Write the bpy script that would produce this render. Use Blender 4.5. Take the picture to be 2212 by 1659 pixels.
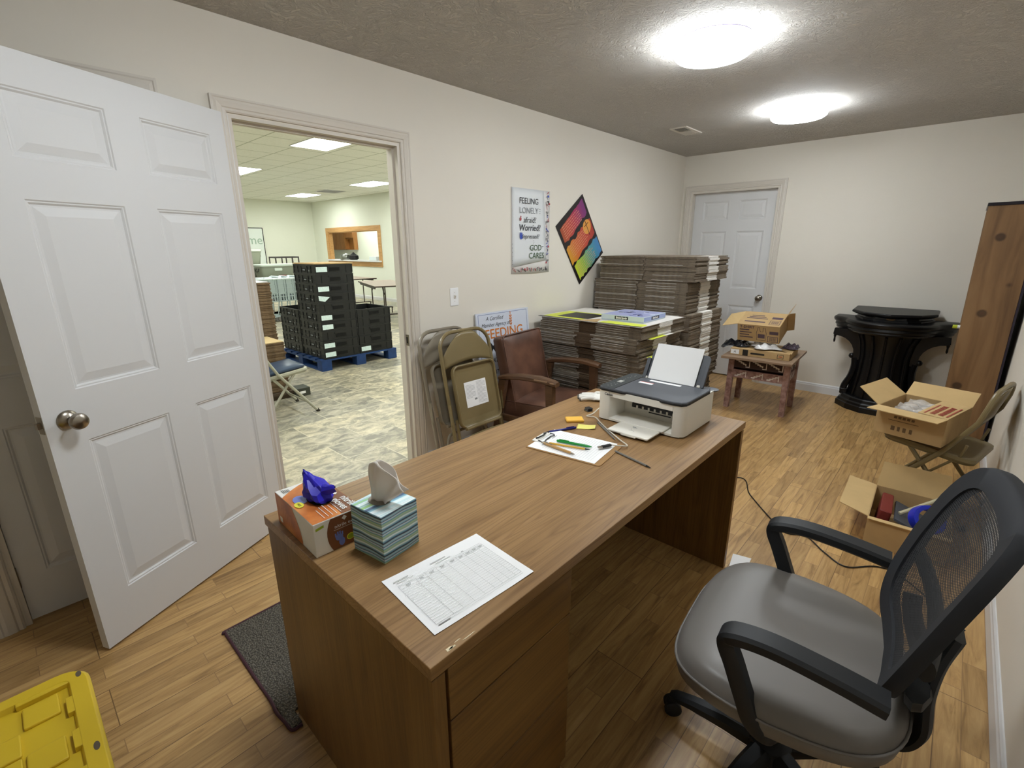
import bpy, math, random
from mathutils import Matrix, Vector, Euler
PI = math.pi
scene = bpy.context.scene
for o in list(bpy.data.objects):
    bpy.data.objects.remove(o)

# ---------------- camera, exposure, world ----------------
RC = ((0.678943, -0.734172, -0.005244), (-0.206232, -0.183852, -0.961076), (0.704631, 0.653597, -0.276235))
cam_d = bpy.data.cameras.new('camera'); cam = bpy.data.objects.new('camera', cam_d)
scene.collection.objects.link(cam); scene.camera = cam
cam_d.sensor_fit = 'HORIZONTAL'; cam_d.sensor_width = 36.0; cam_d.lens = 16.7887
cam_d.clip_start = 0.02; cam_d.clip_end = 100
_r, _d, _f = RC
cam.matrix_world = Matrix(((_r[0], -_d[0], -_f[0], 0.0), (_r[1], -_d[1], -_f[1], 0.0), (_r[2], -_d[2], -_f[2], 1.475), (0, 0, 0, 1)))
scene.view_settings.view_transform = 'Standard'; scene.view_settings.look = 'None'
scene.view_settings.gamma = 1.0; scene.view_settings.use_curve_mapping = False
scene.view_settings.exposure = 0.45
w = bpy.data.worlds.new('world'); scene.world = w; w.use_nodes = True
w.node_tree.nodes['Background'].inputs[0].default_value = (0.9, 0.93, 1.0, 1)
w.node_tree.nodes['Background'].inputs[1].default_value = 0.3
OFFICE_E = 38.0      # emission strength of the office ceiling discs
HALL_E = 20.0         # emission strength of the hall ceiling panels

# ---------------- helpers ----------------
COL = scene.collection
rnd = random.Random(7)
def lin(c):
    return tuple((x/12.92 if x <= 0.04045 else ((x+0.055)/1.055)**2.4) for x in c)
def hexc(h):
    h = h.lstrip('#'); return lin(tuple(int(h[i:i+2], 16)/255 for i in (0, 2, 4)))

class NT:
    def __init__(s, name):
        s.m = bpy.data.materials.new(name); s.m.use_nodes = True; s.t = s.m.node_tree
        s.b = s.t.nodes['Principled BSDF']; s.out = s.t.nodes['Material Output']
    def n(s, typ, **kw):
        nd = s.t.nodes.new(typ)
        for k, v in kw.items():
            if k.startswith('i_'): 
                key = k[2:]
                nd.inputs[int(key) if key.isdigit() else key.replace('_', ' ')].default_value = v
            else: setattr(nd, k, v)
        return nd
    def l(s, a, b): s.t.links.new(a, b)
    def coord(s, scale=(1, 1, 1), rot=(0, 0, 0), loc=(0, 0, 0), kind='Object'):
        tc = s.n('ShaderNodeTexCoord'); mp = s.n('ShaderNodeMapping')
        mp.inputs['Scale'].default_value = scale; mp.inputs['Rotation'].default_value = rot; mp.inputs['Location'].default_value = loc
        s.l(tc.outputs[kind], mp.inputs[0]); return mp.outputs[0]
    def ramp(s, src, stops, interp='LINEAR'):
        r = s.n('ShaderNodeValToRGB'); r.color_ramp.interpolation = interp
        e = r.color_ramp.elements
        while len(e) > 1: e.remove(e[-1])
        e[0].position = stops[0][0]; e[0].color = (*stops[0][1], 1)
        for p, c in stops[1:]:
            x = e.new(p); x.color = (*c, 1)
        s.l(src, r.inputs[0]); return r.outputs[0]
    def mix(s, f, a, b, mode='MIX'):
        x = s.n('ShaderNodeMix'); x.data_type = 'RGBA'; x.blend_type = mode
        if isinstance(f, (int, float)): x.inputs[0].default_value = f
        else: s.l(f, x.inputs[0])
        for v, i in ((a, 6), (b, 7)):
            if isinstance(v, tuple): x.inputs[i].default_value = (*v[:3], 1)
            else: s.l(v, x.inputs[i])
        return x.outputs[2]
    def bump(s, src, strength=0.2, dist=0.01):
        b = s.n('ShaderNodeBump'); b.inputs['Strength'].default_value = strength; b.inputs['Distance'].default_value = dist
        s.l(src, b.inputs['Height']); s.l(b.outputs[0], s.b.inputs['Normal'])

def mat(name, col, rough=0.5, metal=0.0, spec=0.5, var=0.0, vscale=8.0, bump=0.0, bscale=60.0, bdist=0.002, coat=0.0, emit=None, alpha=1.0, trans=0.0, ior=1.45):
    if isinstance(col, str): col = hexc(col)
    t = NT(name); b = t.b
    b.inputs['Base Color'].default_value = (*col, 1); b.inputs['Roughness'].default_value = rough
    b.inputs['Metallic'].default_value = metal; b.inputs['Specular IOR Level'].default_value = spec
    b.inputs['Coat Weight'].default_value = coat; b.inputs['Transmission Weight'].default_value = trans; b.inputs['IOR'].default_value = ior
    b.inputs['Alpha'].default_value = alpha
    if emit:
        b.inputs['Emission Color'].default_value = (*emit[0], 1); b.inputs['Emission Strength'].default_value = emit[1]
    co = None
    if var > 0:
        co = t.coord(); nz = t.n('ShaderNodeTexNoise', i_Scale=vscale, i_Detail=5.0); t.l(co, nz.inputs[0])
        c1 = tuple(x*(1-var) for x in col); c2 = tuple(min(1, x*(1+var)) for x in col)
        t.l(t.ramp(nz.outputs[0], [(0.3, c1), (0.7, c2)]), b.inputs['Base Color'])
    if bump > 0:
        co = t.coord(); nz = t.n('ShaderNodeTexNoise', i_Scale=bscale, i_Detail=4.0); t.l(co, nz.inputs[0])
        t.bump(nz.outputs[0], bump, bdist)
    return t.m

class G:
    """collects shapes, becomes ONE mesh"""
    def __init__(s): s.v = []; s.f = []; s.m = []; s.T = Matrix(); s.sm = []
    def add(s, vs, fs, m=0, T=None, smooth=True):
        b = len(s.v); M_ = s.T @ T if T is not None else s.T
        s.v += [tuple(M_ @ Vector(v)) for v in vs]
        for f in fs: s.f.append(tuple(i+b for i in f)); s.m.append(m); s.sm.append(smooth)
        return s
    def box(s, x0, x1, y0, y1, z0, z1, m=0, T=None, taper=None):
        vs = [(x0, y0, z0), (x1, y0, z0), (x1, y1, z0), (x0, y1, z0), (x0, y0, z1), (x1, y0, z1), (x1, y1, z1), (x0, y1, z1)]
        s.add(vs, [(0, 3, 2, 1), (4, 5, 6, 7), (0, 1, 5, 4), (1, 2, 6, 5), (2, 3, 7, 6), (3, 0, 4, 7)], m, T, False); return s
    def cbox(s, c, d, m=0, T=None, rot=None):
        M_ = Matrix.Translation(c)
        if rot: M_ = M_ @ Euler(rot).to_matrix().to_4x4()
        if T is not None: M_ = T @ M_
        return s.box(-d[0]/2, d[0]/2, -d[1]/2, d[1]/2, -d[2]/2, d[2]/2, m, M_)
    def rbox(s, x0, x1, y0, y1, z0, z1, r=0.01, n=4, m=0, T=None, e=0.003):
        """box with rounded vertical corners and small edge chamfers"""
        pts = rrect(x0, x1, y0, y1, r, n); inn = rrect(x0+e, x1-e, y0+e, y1-e, max(r-e, 0.0005), n)
        k = len(pts)
        vs = [(x, y, z0) for x, y in inn]+[(x, y, z0+e) for x, y in pts]+[(x, y, z1-e) for x, y in pts]+[(x, y, z1) for x, y in inn]
        fs = [tuple(range(k))[::-1], tuple(range(3*k, 4*k))]
        for a in range(3):
            for i in range(k): fs.append((a*k+i, a*k+(i+1) % k, (a+1)*k+(i+1) % k, (a+1)*k+i))
        return s.add(vs, fs, m, T)
    def tube(s, pts, r, n=10, m=0, closed=False, T=None, flat=1.0, up=None):
        P = [Vector(p) for p in pts]; k = len(P); rr = r if isinstance(r, (list, tuple)) else [r]*k
        vs = []; fs = []; prev = None
        for i, p in enumerate(P):
            if closed: t = (P[(i+1) % k]-P[i-1])
            else: t = P[min(i+1, k-1)]-P[max(i-1, 0)]
            t.normalize()
            if prev is None:
                a = Vector(up) if up else (Vector((0, 0, 1)) if abs(t.z) < 0.9 else Vector((1, 0, 0)))
                u = (a-t*a.dot(t)).normalized()
            else: u = (prev-t*prev.dot(t)).normalized()
            prev = u; w_ = t.cross(u)
            for j in range(n):
                a = 2*PI*j/n; vs.append(tuple(p+u*(math.cos(a)*rr[i]*flat)+w_*(math.sin(a)*rr[i])))
        for i in range(k if closed else k-1):
            for j in range(n):
                a = i*n+j; b = i*n+(j+1) % n; c = ((i+1) % k)*n+(j+1) % n; d = ((i+1) % k)*n+j
                fs.append((a, b, c, d))
        if not closed: fs += [tuple(range(n))[::-1], tuple(range((k-1)*n, k*n))]
        return s.add(vs, fs, m, T)
    def lathe(s, prof, n=24, m=0, T=None, cap=True):
        vs = []; fs = []; k = len(prof)
        for r, z in prof:
            for j in range(n):
                a = 2*PI*j/n; vs.append((r*math.cos(a), r*math.sin(a), z))
        for i in range(k-1):
            for j in range(n): fs.append((i*n+j, i*n+(j+1) % n, (i+1)*n+(j+1) % n, (i+1)*n+j))
        if cap: fs += [tuple(range(n))[::-1], tuple(range((k-1)*n, k*n))]
        return s.add(vs, fs, m, T)
    def prism(s, poly, z0, z1, m=0, T=None, smooth=False):
        k = len(poly); vs = [(x, y, z0) for x, y in poly]+[(x, y, z1) for x, y in poly]
        fs = [tuple(range(k))[::-1], tuple(range(k, 2*k))]+[(i, (i+1) % k, k+(i+1) % k, k+i) for i in range(k)]
        return s.add(vs, fs, m, T, smooth)
    def loft(s, rings, m=0, T=None, cap=True, smooth=True):
        n = len(rings[0]); vs = [v for r in rings for v in r]; fs = []
        for i in range(len(rings)-1):
            for j in range(n): fs.append((i*n+j, i*n+(j+1) % n, (i+1)*n+(j+1) % n, (i+1)*n+j))
        if cap: fs += [tuple(range(n))[::-1], tuple(range((len(rings)-1)*n, len(rings)*n))]
        return s.add(vs, fs, m, T, smooth)
    def grid(s, fn, nu, nv, m=0, T=None):
        vs = [fn(i/nu, j/nv) for i in range(nu+1) for j in range(nv+1)]
        fs = [(i*(nv+1)+j, (i+1)*(nv+1)+j, (i+1)*(nv+1)+j+1, i*(nv+1)+j+1) for i in range(nu) for j in range(nv)]
        return s.add(vs, fs, m, T)
    def sphere(s, c, r, n=16, m=0, T=None, sc=(1, 1, 1)):
        vs = []; fs = []; k = n//2
        for i in range(k+1):
            a = PI*i/k
            for j in range(n):
                b = 2*PI*j/n; vs.append((c[0]+r*sc[0]*math.sin(a)*math.cos(b), c[1]+r*sc[1]*math.sin(a)*math.sin(b), c[2]+r*sc[2]*math.cos(a)))
        for i in range(k):
            for j in range(n): fs.append((i*n+j, (i+1)*n+j, (i+1)*n+(j+1) % n, i*n+(j+1) % n))
        return s.add(vs, fs, m, T)
    def text(s, body, size, T, m=0, align='CENTER', shear=0.0, bold=0.0, sx=1.0):
        c = bpy.data.curves.new('txt', 'FONT'); c.body = body; c.size = size; c.align_x = align; c.align_y = 'CENTER'; c.shear = shear; c.offset = bold
        c.resolution_u = 3
        o = bpy.data.objects.new('txt', c); COL.objects.link(o)
        dg = bpy.context.evaluated_depsgraph_get(); me = o.evaluated_get(dg).to_mesh()
        vs = [(v.co.x*sx, v.co.y, 0) for v in me.vertices]; fs = [tuple(p.vertices) for p in me.polygons]
        s.add(vs, fs, m, T, False)
        o.evaluated_get(dg).to_mesh_clear(); bpy.data.objects.remove(o); bpy.data.curves.remove(c)
        return s
    def mesh(s, name, mats, angle=35):
        me = bpy.data.meshes.new(name); me.from_pydata(s.v, [], s.f)
        for m_ in (mats if isinstance(mats, (list, tuple)) else [mats]): me.materials.append(m_)
        me.polygons.foreach_set('material_index', s.m); me.polygons.foreach_set('use_smooth', s.sm)
        me.update(); me.validate()
        import bmesh
        bm = bmesh.new(); bm.from_mesh(me); bmesh.ops.recalc_face_normals(bm, faces=bm.faces); bm.to_mesh(me); bm.free()
        if any(s.sm): me.set_sharp_from_angle(angle=math.radians(angle))
        return me

def rrect(x0, x1, y0, y1, r, n=4):
    r = min(r, (x1-x0)/2-1e-5, (y1-y0)/2-1e-5)
    out = []
    for cx, cy, a0 in ((x1-r, y0+r, -PI/2), (x1-r, y1-r, 0), (x0+r, y1-r, PI/2), (x0+r, y0+r, PI)):
        for i in range(n+1):
            a = a0+PI/2*i/n; out.append((cx+r*math.cos(a), cy+r*math.sin(a)))
    return out
def bez(p, n=12):
    """smooth Catmull-Rom path through points"""
    P = [Vector(q) for q in p]; P = [P[0]*2-P[1]]+P+[P[-1]*2-P[-2]]; out = []
    for i in range(1, len(P)-2):
        for k in range(n):
            t = k/n; a, b, c, d = P[i-1:i+3]
            out.append(0.5*((2*b)+(-a+c)*t+(2*a-5*b+4*c-d)*t*t+(-a+3*b-3*c+d)*t**3))
    out.append(P[-2]); return out
def frame(o, x, y):
    """matrix: origin o, local x along x, local y along y"""
    x = Vector(x).normalized(); y = Vector(y); y = (y-x*y.dot(x)).normalized(); z = x.cross(y)
    return Matrix(((x.x, y.x, z.x, o[0]), (x.y, y.y, z.y, o[1]), (x.z, y.z, z.z, o[2]), (0, 0, 0, 1)))
def obj(name, g, mats, parent=None, loc=None, rot=None, bevel=0.0, subsurf=0, angle=35, label=None, solid=0.0):
    me = g.mesh(name, mats, angle) if isinstance(g, G) else g
    o = bpy.data.objects.new(name, me); COL.objects.link(o)
    if parent: o.parent = parent
    if loc is not None: o.location = loc
    if rot is not None: o.rotation_euler = rot
    if solid:
        s_ = o.modifiers.new('solid', 'SOLIDIFY'); s_.thickness = solid; s_.offset = 0
    if bevel:
        b = o.modifiers.new('bevel', 'BEVEL'); b.width = bevel; b.segments = 2; b.limit_method = 'ANGLE'; b.angle_limit = math.radians(40); b.harden_normals = False
    if subsurf:
        s_ = o.modifiers.new('sub', 'SUBSURF'); s_.levels = subsurf; s_.render_levels = subsurf
    if label: o['label'] = label
    return o
def tag(o, label, cat, group=None, kind=None):
    o['label'] = label; o['category'] = cat
    if group: o['group'] = group
    if kind: o['kind'] = kind
    return o
def thing(name, label, cat, loc=(0, 0, 0), rotz=0.0, group=None, rot=None):
    o = bpy.data.objects.new(name, None); COL.objects.link(o); o.empty_display_size = 0.1
    o.location = loc; o.rotation_euler = rot if rot else (0, 0, rotz)
    return tag(o, label, cat, group)
def struct(name, g, mats, parent=None, **kw):
    o = obj(name, g, mats, parent, **kw)
    if not parent: o['kind'] = 'structure'
    return o
def kids(o): return [c for c in bpy.data.objects if c.parent == o]
def dup(root, loc=None, rotz=None, label=None):
    r = root.copy(); COL.objects.link(r)
    if loc is not None: r.location = loc
    if rotz is not None: r.rotation_euler = (0, 0, rotz)
    if label: r['label'] = label
    for c in kids(root):
        if c == r: continue
        d = c.copy(); COL.objects.link(d); d.parent = r
        for e in kids(c):
            if e.parent == d: continue
            x = e.copy(); COL.objects.link(x); x.parent = d
    return r

# ---------------- materials ----------------
def wood_mat(name, c1, c2, c3, scale=6.0, axis='X', rough=0.45, stretch=14.0, cath=0.0, bump=0.05, fine=1.0):
    t = NT(name)
    sc = {'X': (1, stretch, stretch), 'Y': (stretch, 1, stretch), 'Z': (stretch, stretch, 1)}[axis]
    co = t.coord(scale=sc)
    n1 = t.n('ShaderNodeTexNoise', i_Scale=scale*0.5, i_Detail=6.0, i_Roughness=0.6, i_Distortion=0.4); t.l(co, n1.inputs[0])
    base = t.ramp(n1.outputs[0], [(0.3, c1), (0.5, c2), (0.72, c3)])
    if cath > 0:
        sc2 = {'X': (0.6, 11, 11), 'Y': (9, 0.8, 9), 'Z': (9, 9, 0.8)}[axis]
        co2 = t.coord(scale=sc2, loc=(0.3, 0.7, 0.2))
        n2 = t.n('ShaderNodeTexNoise', i_Scale=1.1, i_Detail=1.0, i_Roughness=0.4); t.l(co2, n2.inputs[0])
        mu = t.n('ShaderNodeMath', operation='MULTIPLY'); mu.inputs[1].default_value = 15.0; t.l(n2.outputs[0], mu.inputs[0])
        fr = t.n('ShaderNodeMath', operation='PINGPONG'); fr.inputs[1].default_value = 0.5; t.l(mu.outputs[0], fr.inputs[0])
        line = t.ramp(fr.outputs[0], [(0.0, (0.62, 0.55, 0.48)), (0.22, (1, 1, 1)), (1.0, (1, 1, 1))])
        base = t.mix(cath, base, line, 'MULTIPLY')
    sc3 = {'X': (3, 160*fine, 160*fine), 'Y': (160*fine, 3, 160*fine), 'Z': (160*fine, 160*fine, 3)}[axis]
    co3 = t.coord(scale=sc3); n3 = t.n('ShaderNodeTexNoise', i_Scale=1.0, i_Detail=3.0); t.l(co3, n3.inputs[0])
    pores = t.ramp(n3.outputs[0], [(0.36, (0.72, 0.68, 0.62)), (0.5, (1, 1, 1))])
    base = t.mix(0.6, base, pores, 'MULTIPLY')
    t.l(base, t.b.inputs['Base Color']); t.b.inputs['Roughness'].default_value = rough
    t.bump(n3.outputs[0], bump, 0.001)
    return t.m

def floor_mat():
    t = NT('oak_strip_laminate')
    co = t.coord()
    br = t.n('ShaderNodeTexBrick'); t.l(co, br.inputs[0])
    br.offset = 0.37; br.offset_frequency = 2; br.squash = 1.0
    for k, v in (('Scale', 1.0), ('Mortar Size', 0.0012), ('Mortar Smooth', 0.0), ('Bias', 0.0), ('Brick Width', 0.43), ('Row Height', 0.064)): br.inputs[k].default_value = v
    br.inputs['Color1'].default_value = (0, 0, 0, 1); br.inputs['Color2'].default_value = (1, 1, 1, 1); br.inputs['Mortar'].default_value = (0.5, 0.5, 0.5, 1)
    # grain that is shifted from strip to strip
    sep = t.n('ShaderNodeSeparateColor'); t.l(br.outputs[0], sep.inputs[0])
    comb = t.n('ShaderNodeCombineXYZ'); mm = t.n('ShaderNodeMath', operation='MULTIPLY'); mm.inputs[1].default_value = 17.0
    t.l(sep.outputs[0], mm.inputs[0]); t.l(mm.outputs[0], comb.inputs[0]); t.l(mm.outputs[0], comb.inputs[2])
    va = t.n('ShaderNodeVectorMath', operation='ADD'); t.l(co, va.inputs[0]); t.l(comb.outputs[0], va.inputs[1])
    mp = t.n('ShaderNodeMapping'); mp.inputs['Scale'].default_value = (1.2, 13, 1); t.l(va.outputs[0], mp.inputs[0])
    n1 = t.n('ShaderNodeTexNoise', i_Scale=2.6, i_Detail=7.0, i_Roughness=0.62, i_Distortion=1.2); t.l(mp.outputs[0], n1.inputs[0])
    base = t.ramp(n1.outputs[0], [(0.28, hexc('#8a6a42')), (0.46, hexc('#b8935f')), (0.6, hexc('#c7a36d')), (0.8, hexc('#d3b27c'))])
    tint = t.ramp(br.outputs[0], [(0.0, (0.74, 0.70, 0.66)), (0.35, (0.92, 0.90, 0.88)), (0.7, (1.02, 1.0, 0.97)), (1.0, (1.12, 1.1, 1.06))])
    base = t.mix(0.9, base, tint, 'MULTIPLY')
    base = t.mix(br.outputs['Fac'], base, hexc('#9a7850'))
    # plank joints every three strips
    b2 = t.n('ShaderNodeTexBrick'); t.l(co, b2.inputs[0]); b2.offset = 0.5
    for k, v in (('Scale', 1.0), ('Mortar Size', 0.0014), ('Mortar Smooth', 0.0), ('Brick Width', 1.29), ('Row Height', 0.192)): b2.inputs[k].default_value = v
    base = t.mix(b2.outputs['Fac'], base, hexc('#7c5f3e'))
    t.l(base, t.b.inputs['Base Color']); t.b.inputs['Roughness'].default_value = 0.33
    t.b.inputs['Specular IOR Level'].default_value = 0.45
    t.bump(n1.outputs[0], 0.03, 0.001)
    return t.m

def hall_floor_mat():
    t = NT('slate_vinyl_tile')
    co = t.coord()
    br = t.n('ShaderNodeTexBrick'); t.l(co, br.inputs[0]); br.offset = 0.5
    for k, v in (('Scale', 1.0), ('Mortar Size', 0.003), ('Mortar Smooth', 0.1), ('Brick Width', 0.61), ('Row Height', 0.305)): br.inputs[k].default_value = v
    br.inputs['Color1'].default_value = (0, 0, 0, 1); br.inputs['Color2'].default_value = (1, 1, 1, 1); br.inputs['Mortar'].default_value = (0.5, 0.5, 0.5, 1)
    sep = t.n('ShaderNodeSeparateColor'); t.l(br.outputs[0], sep.inputs[0])
    comb = t.n('ShaderNodeCombineXYZ'); mm = t.n('ShaderNodeMath', operation='MULTIPLY'); mm.inputs[1].default_value = 23.0
    t.l(sep.outputs[0], mm.inputs[0]); t.l(mm.outputs[0], comb.inputs[0]); t.l(mm.outputs[0], comb.inputs[1])
    va = t.n('ShaderNodeVectorMath', operation='ADD'); t.l(co, va.inputs[0]); t.l(comb.outputs[0], va.inputs[1])
    mp = t.n('ShaderNodeMapping'); mp.inputs['Scale'].default_value = (2.4, 3.4, 1); t.l(va.outputs[0], mp.inputs[0])
    n1 = t.n('ShaderNodeTexNoise', i_Scale=2.8, i_Detail=9.0, i_Roughness=0.72, i_Distortion=0.9); t.l(mp.outputs[0], n1.inputs[0])
    base = t.ramp(n1.outputs[0], [(0.30, hexc('#6d6a60')), (0.44, hexc('#948f80')), (0.54, hexc('#b8b09a')), (0.68, hexc('#dad2bb'))])
    tint = t.ramp(br.outputs[0], [(0.0, (0.62, 0.64, 0.66)), (0.5, (0.88, 0.88, 0.86)), (1.0, (1.12, 1.1, 1.02))])
    base = t.mix(0.95, base, tint, 'MULTIPLY')
    base = t.mix(br.outputs['Fac'], base, hexc('#c9c3ac'))
    t.l(base, t.b.inputs['Base Color']); t.b.inputs['Roughness'].default_value = 0.42
    return t.m

def ceiling_mat():
    t = NT('stomped_ceiling_paint')
    t.b.inputs['Base Color'].default_value = (*hexc('#c9c4bd'), 1); t.b.inputs['Roughness'].default_value = 0.85
    co = t.coord()
    n0 = t.n('ShaderNodeTexNoise', i_Scale=3.0, i_Detail=2.0); t.l(co, n0.inputs[0])
    mx = t.mix(0.12, co, n0.outputs[1], 'LINEAR_LIGHT')
    v = t.n('ShaderNodeTexNoise', i_Scale=26.0, i_Detail=5.0, i_Roughness=0.6, i_Distortion=2.4); t.l(mx, v.inputs[0])
    r = t.ramp(v.outputs[0], [(0.40, (0, 0, 0)), (0.5, (0.6, 0.6, 0.6)), (0.56, (1, 1, 1))])
    t.bump(r, 0.8, 0.008)
    return t.m

def tile_ceiling_mat():
    t = NT('grid_ceiling_tile')
    co = t.coord()
    br = t.n('ShaderNodeTexBrick'); t.l(co, br.inputs[0]); br.offset = 0.0
    for k, v in (('Scale', 1.0), ('Mortar Size', 0.009), ('Mortar Smooth', 0.0), ('Brick Width', 0.574), ('Row Height', 0.587)): br.inputs[k].default_value = v
    for k in ('Color1', 'Color2'): br.inputs[k].default_value = (1, 1, 1, 1)
    nz = t.n('ShaderNodeTexNoise', i_Scale=40.0, i_Detail=4.0); t.l(co, nz.inputs[0])
    base = t.ramp(nz.outputs[0], [(0.3, hexc('#eaebe0')), (0.7, hexc('#f2f3ea'))])
    base = t.mix(br.outputs['Fac'], base, hexc('#b7bbaa'))
    t.l(base, t.b.inputs['Base Color']); t.b.inputs['Roughness'].default_value = 0.9
    return t.m

M = {}
M['floor'] = floor_mat(); M['hall_floor'] = hall_floor_mat(); M['ceiling'] = ceiling_mat(); M['hall_ceiling'] = tile_ceiling_mat()
M['wall'] = mat('cream_wall_paint', '#e4ded2', 0.75, var=0.015, vscale=1.2, bump=0.12, bscale=220, bdist=0.001)
M['hall_wall'] = mat('pale_green_wall_paint', '#e4e7d8', 0.8, var=0.02, vscale=0.8)
M['white_paint'] = mat('white_semigloss_paint', '#dcdcdc', 0.42, bump=0.04, bscale=300, bdist=0.0005)
M['trim'] = mat('white_trim_paint', '#d6cfc4', 0.42)
M['nickel'] = mat('brushed_nickel', '#9c9488', 0.28, 1.0)
M['black'] = mat('black_plastic', '#141416', 0.45)
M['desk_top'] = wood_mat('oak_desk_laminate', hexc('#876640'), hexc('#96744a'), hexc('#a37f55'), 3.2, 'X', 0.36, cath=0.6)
M['desk_side'] = wood_mat('oak_desk_side_shaded', hexc('#654824'), hexc('#79582c'), hexc('#836233'), 3.0, 'Z', 0.42, cath=0.3)  # darker copy of the desk oak, shade of the upright faces in its colour
M['desk_front'] = wood_mat('oak_desk_front_shaded', hexc('#654824'), hexc('#79582c'), hexc('#836233'), 3.0, 'X', 0.42, cath=0.3)  # same shaded oak tone, grain turned for the drawer fronts
M['shadow_gap'] = mat('dark_gap', '#17100c', 0.8)
M['paper'] = mat('white_paper', '#f2f2f2', 0.7)
M['print'] = mat('grey_print', '#8d8d8d', 0.8)
M['ink'] = mat('black_ink', '#1c1c1c', 0.7)
M['kraft'] = mat('kraft_cardboard', '#b89a6c', 0.85, var=0.06, vscale=14)
M['kraft_in'] = mat('kraft_cardboard_inner', '#c9ab78', 0.85, var=0.05, vscale=10)

# ================= THE ROOM =================
XB, XF, YL, YR, ZC = -1.6, 5.64, 2.54, -0.334, 2.435
g = G(); g.box(XB, XF+0.3, YR, YL+0.06, -0.06, 0)
struct('floor', g, M['floor'])
g = G(); g.box(XB-0.1, XF+0.1, YR-0.1, YL+0.05, ZC, ZC+0.08)
struct('ceiling', g, M['ceiling'])
DX0, DX1, DZ = 0.885, 1.786, 2.05      # office doorway
KX0, KX1 = -0.17, 0.55                 # closet doorway
FY0, FY1 = 1.529, 2.433                # far doorway
g = G()
for a, b, c, d in ((XB-0.1, KX0, 0, ZC), (KX0, KX1, DZ, ZC), (KX1, DX0, 0, ZC), (DX0, DX1, DZ, ZC), (DX1, XF+0.12, 0, ZC)):
    g.box(a, b, YL, YL+0.11, c, d)
struct('wall_left', g, M['wall'])
g = G(); g.box(XF, XF+0.12, YR-0.1, FY0, 0, ZC); g.box(XF, XF+0.12, FY0, FY1, DZ, ZC); g.box(XF, XF+0.12, FY1, YL, 0, ZC)
g.box(XF+0.20, XF+0.24, FY0-0.3, FY1+0.3, -0.02, ZC)
struct('wall_far', g, M['wall'])
g = G(); g.box(XB-0.1, XF+0.12, YR-0.1, YR, 0, ZC); struct('wall_right', g, M['wall'])
g = G(); g.box(XB-0.1, XB, YR, YL, 0, ZC); struct('wall_back', g, M['wall'])
# closet behind the closed door
g = G(); g.box(KX0-0.3, KX1+0.2, YL+0.6, YL+0.65, 0, ZC); struct('wall_closet', g, M['wall'])

SEC = [(0, 0), (0, 0.009), (0.006, 0.013), (0.016, 0.011), (0.02, 0.015), (0.04, 0.019), (0.05, 0.016), (0.054, 0.019), (0.062, 0.017), (0.062, 0)]
def casing(name, a, b, zt, plane, face, out, ws=1.0):
    """three sided door casing; plane 'y' or 'x', face = wall face, out = +1/-1 away from the wall"""
    g = G(); rings = []
    for sx, z in ((-1, 0.0), (-1, 1.0), (1, 1.0), (1, 0.0)):
        ring = []
        for wd, t in SEC:
            wd *= ws
            u = (a-wd) if sx < 0 else (b+wd); zz = zt+wd if z > 0 else 0.0
            ring.append((u, face+out*t, zz) if plane == 'y' else (face+out*t, u, zz))
        rings.append(ring)
    g.loft(rings, smooth=False)
    return struct(name, g, M['trim'])
casing('trim_1', DX0-0.006, DX1+0.006, DZ+0.006, 'y', YL, -1)
casing('trim_2', KX0-0.006, KX1+0.006, DZ+0.006, 'y', YL, -1, 1.2)
casing('trim_3', FY0-0.006, FY1+0.006, DZ+0.006, 'x', XF, -1)
# jambs and door stops
g = G()
for x0, x1, xs in ((DX0, DX0+0.014, 1), (DX1-0.014, DX1, -1)):
    g.box(x0, x1, YL, YL+0.11, 0, DZ)
g.box(DX0+0.014, DX1-0.014, YL, YL+0.11, DZ-0.014, DZ)
g.box(DX0+0.014, DX0+0.025, YL+0.04, YL+0.075, 0, DZ-0.014); g.box(DX1-0.025, DX1-0.014, YL+0.04, YL+0.075, 0, DZ-0.014)
g.box(DX0+0.025, DX1-0.025, YL+0.04, YL+0.075, DZ-0.026, DZ-0.014)
jm = struct('trim_4', g, M['trim'])
g = G(); g.box(DX1-0.0165, DX1-0.014, YL+0.004, YL+0.034, 0.865, 0.935); g.box(DX1-0.0175, DX1-0.0165, YL+0.012, YL+0.026, 0.88, 0.92, 1)
obj('strike_plate', g, [M['nickel'], M['shadow_gap']], jm)
g = G()
for a, b in ((KX0, KX0+0.014), (KX1-0.014, KX1)): g.box(a, b, YL, YL+0.11, 0, DZ)
g.box(KX0+0.014, KX1-0.014, YL, YL+0.11, DZ-0.014, DZ)
struct('trim_5', g, M['trim'])
g = G()
for a, b in ((FY0, FY0+0.014), (FY1-0.014, FY1)): g.box(XF, XF+0.12, a, b, 0, DZ)
g.box(XF, XF+0.12, FY0+0.014, FY1-0.014, DZ-0.014, DZ)
struct('trim_6', g, M['trim'])
# baseboards
BB = [(0, 0), (0.013, 0), (0.013, 0.07), (0.010, 0.078), (0.009, 0.088), (0.004, 0.096), (0, 0.096)]
def baseboard(name, runs):
    g = G()
    for p0, p1, nx, ny in runs:
        g.loft([[(x+nx*t, y+ny*t, z) for t, z in BB] for x, y in (p0, p1)], smooth=False)
    struct(name, g, M['white_paint'])
baseboard('baseboard_far', [((XF, YR), (XF, FY0-0.07), -1, 0)])
baseboard('baseboard_right', [((XB, YR), (XF-0.013, YR), 0, 1)])
baseboard('baseboard_left', [((DX1+0.07, YL), (XF, YL), 0, -1), ((KX1+0.085, YL), (DX0-0.075, YL), 0, -1), ((XB, YL), (KX0-0.085, YL), 0, -1)])

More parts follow.
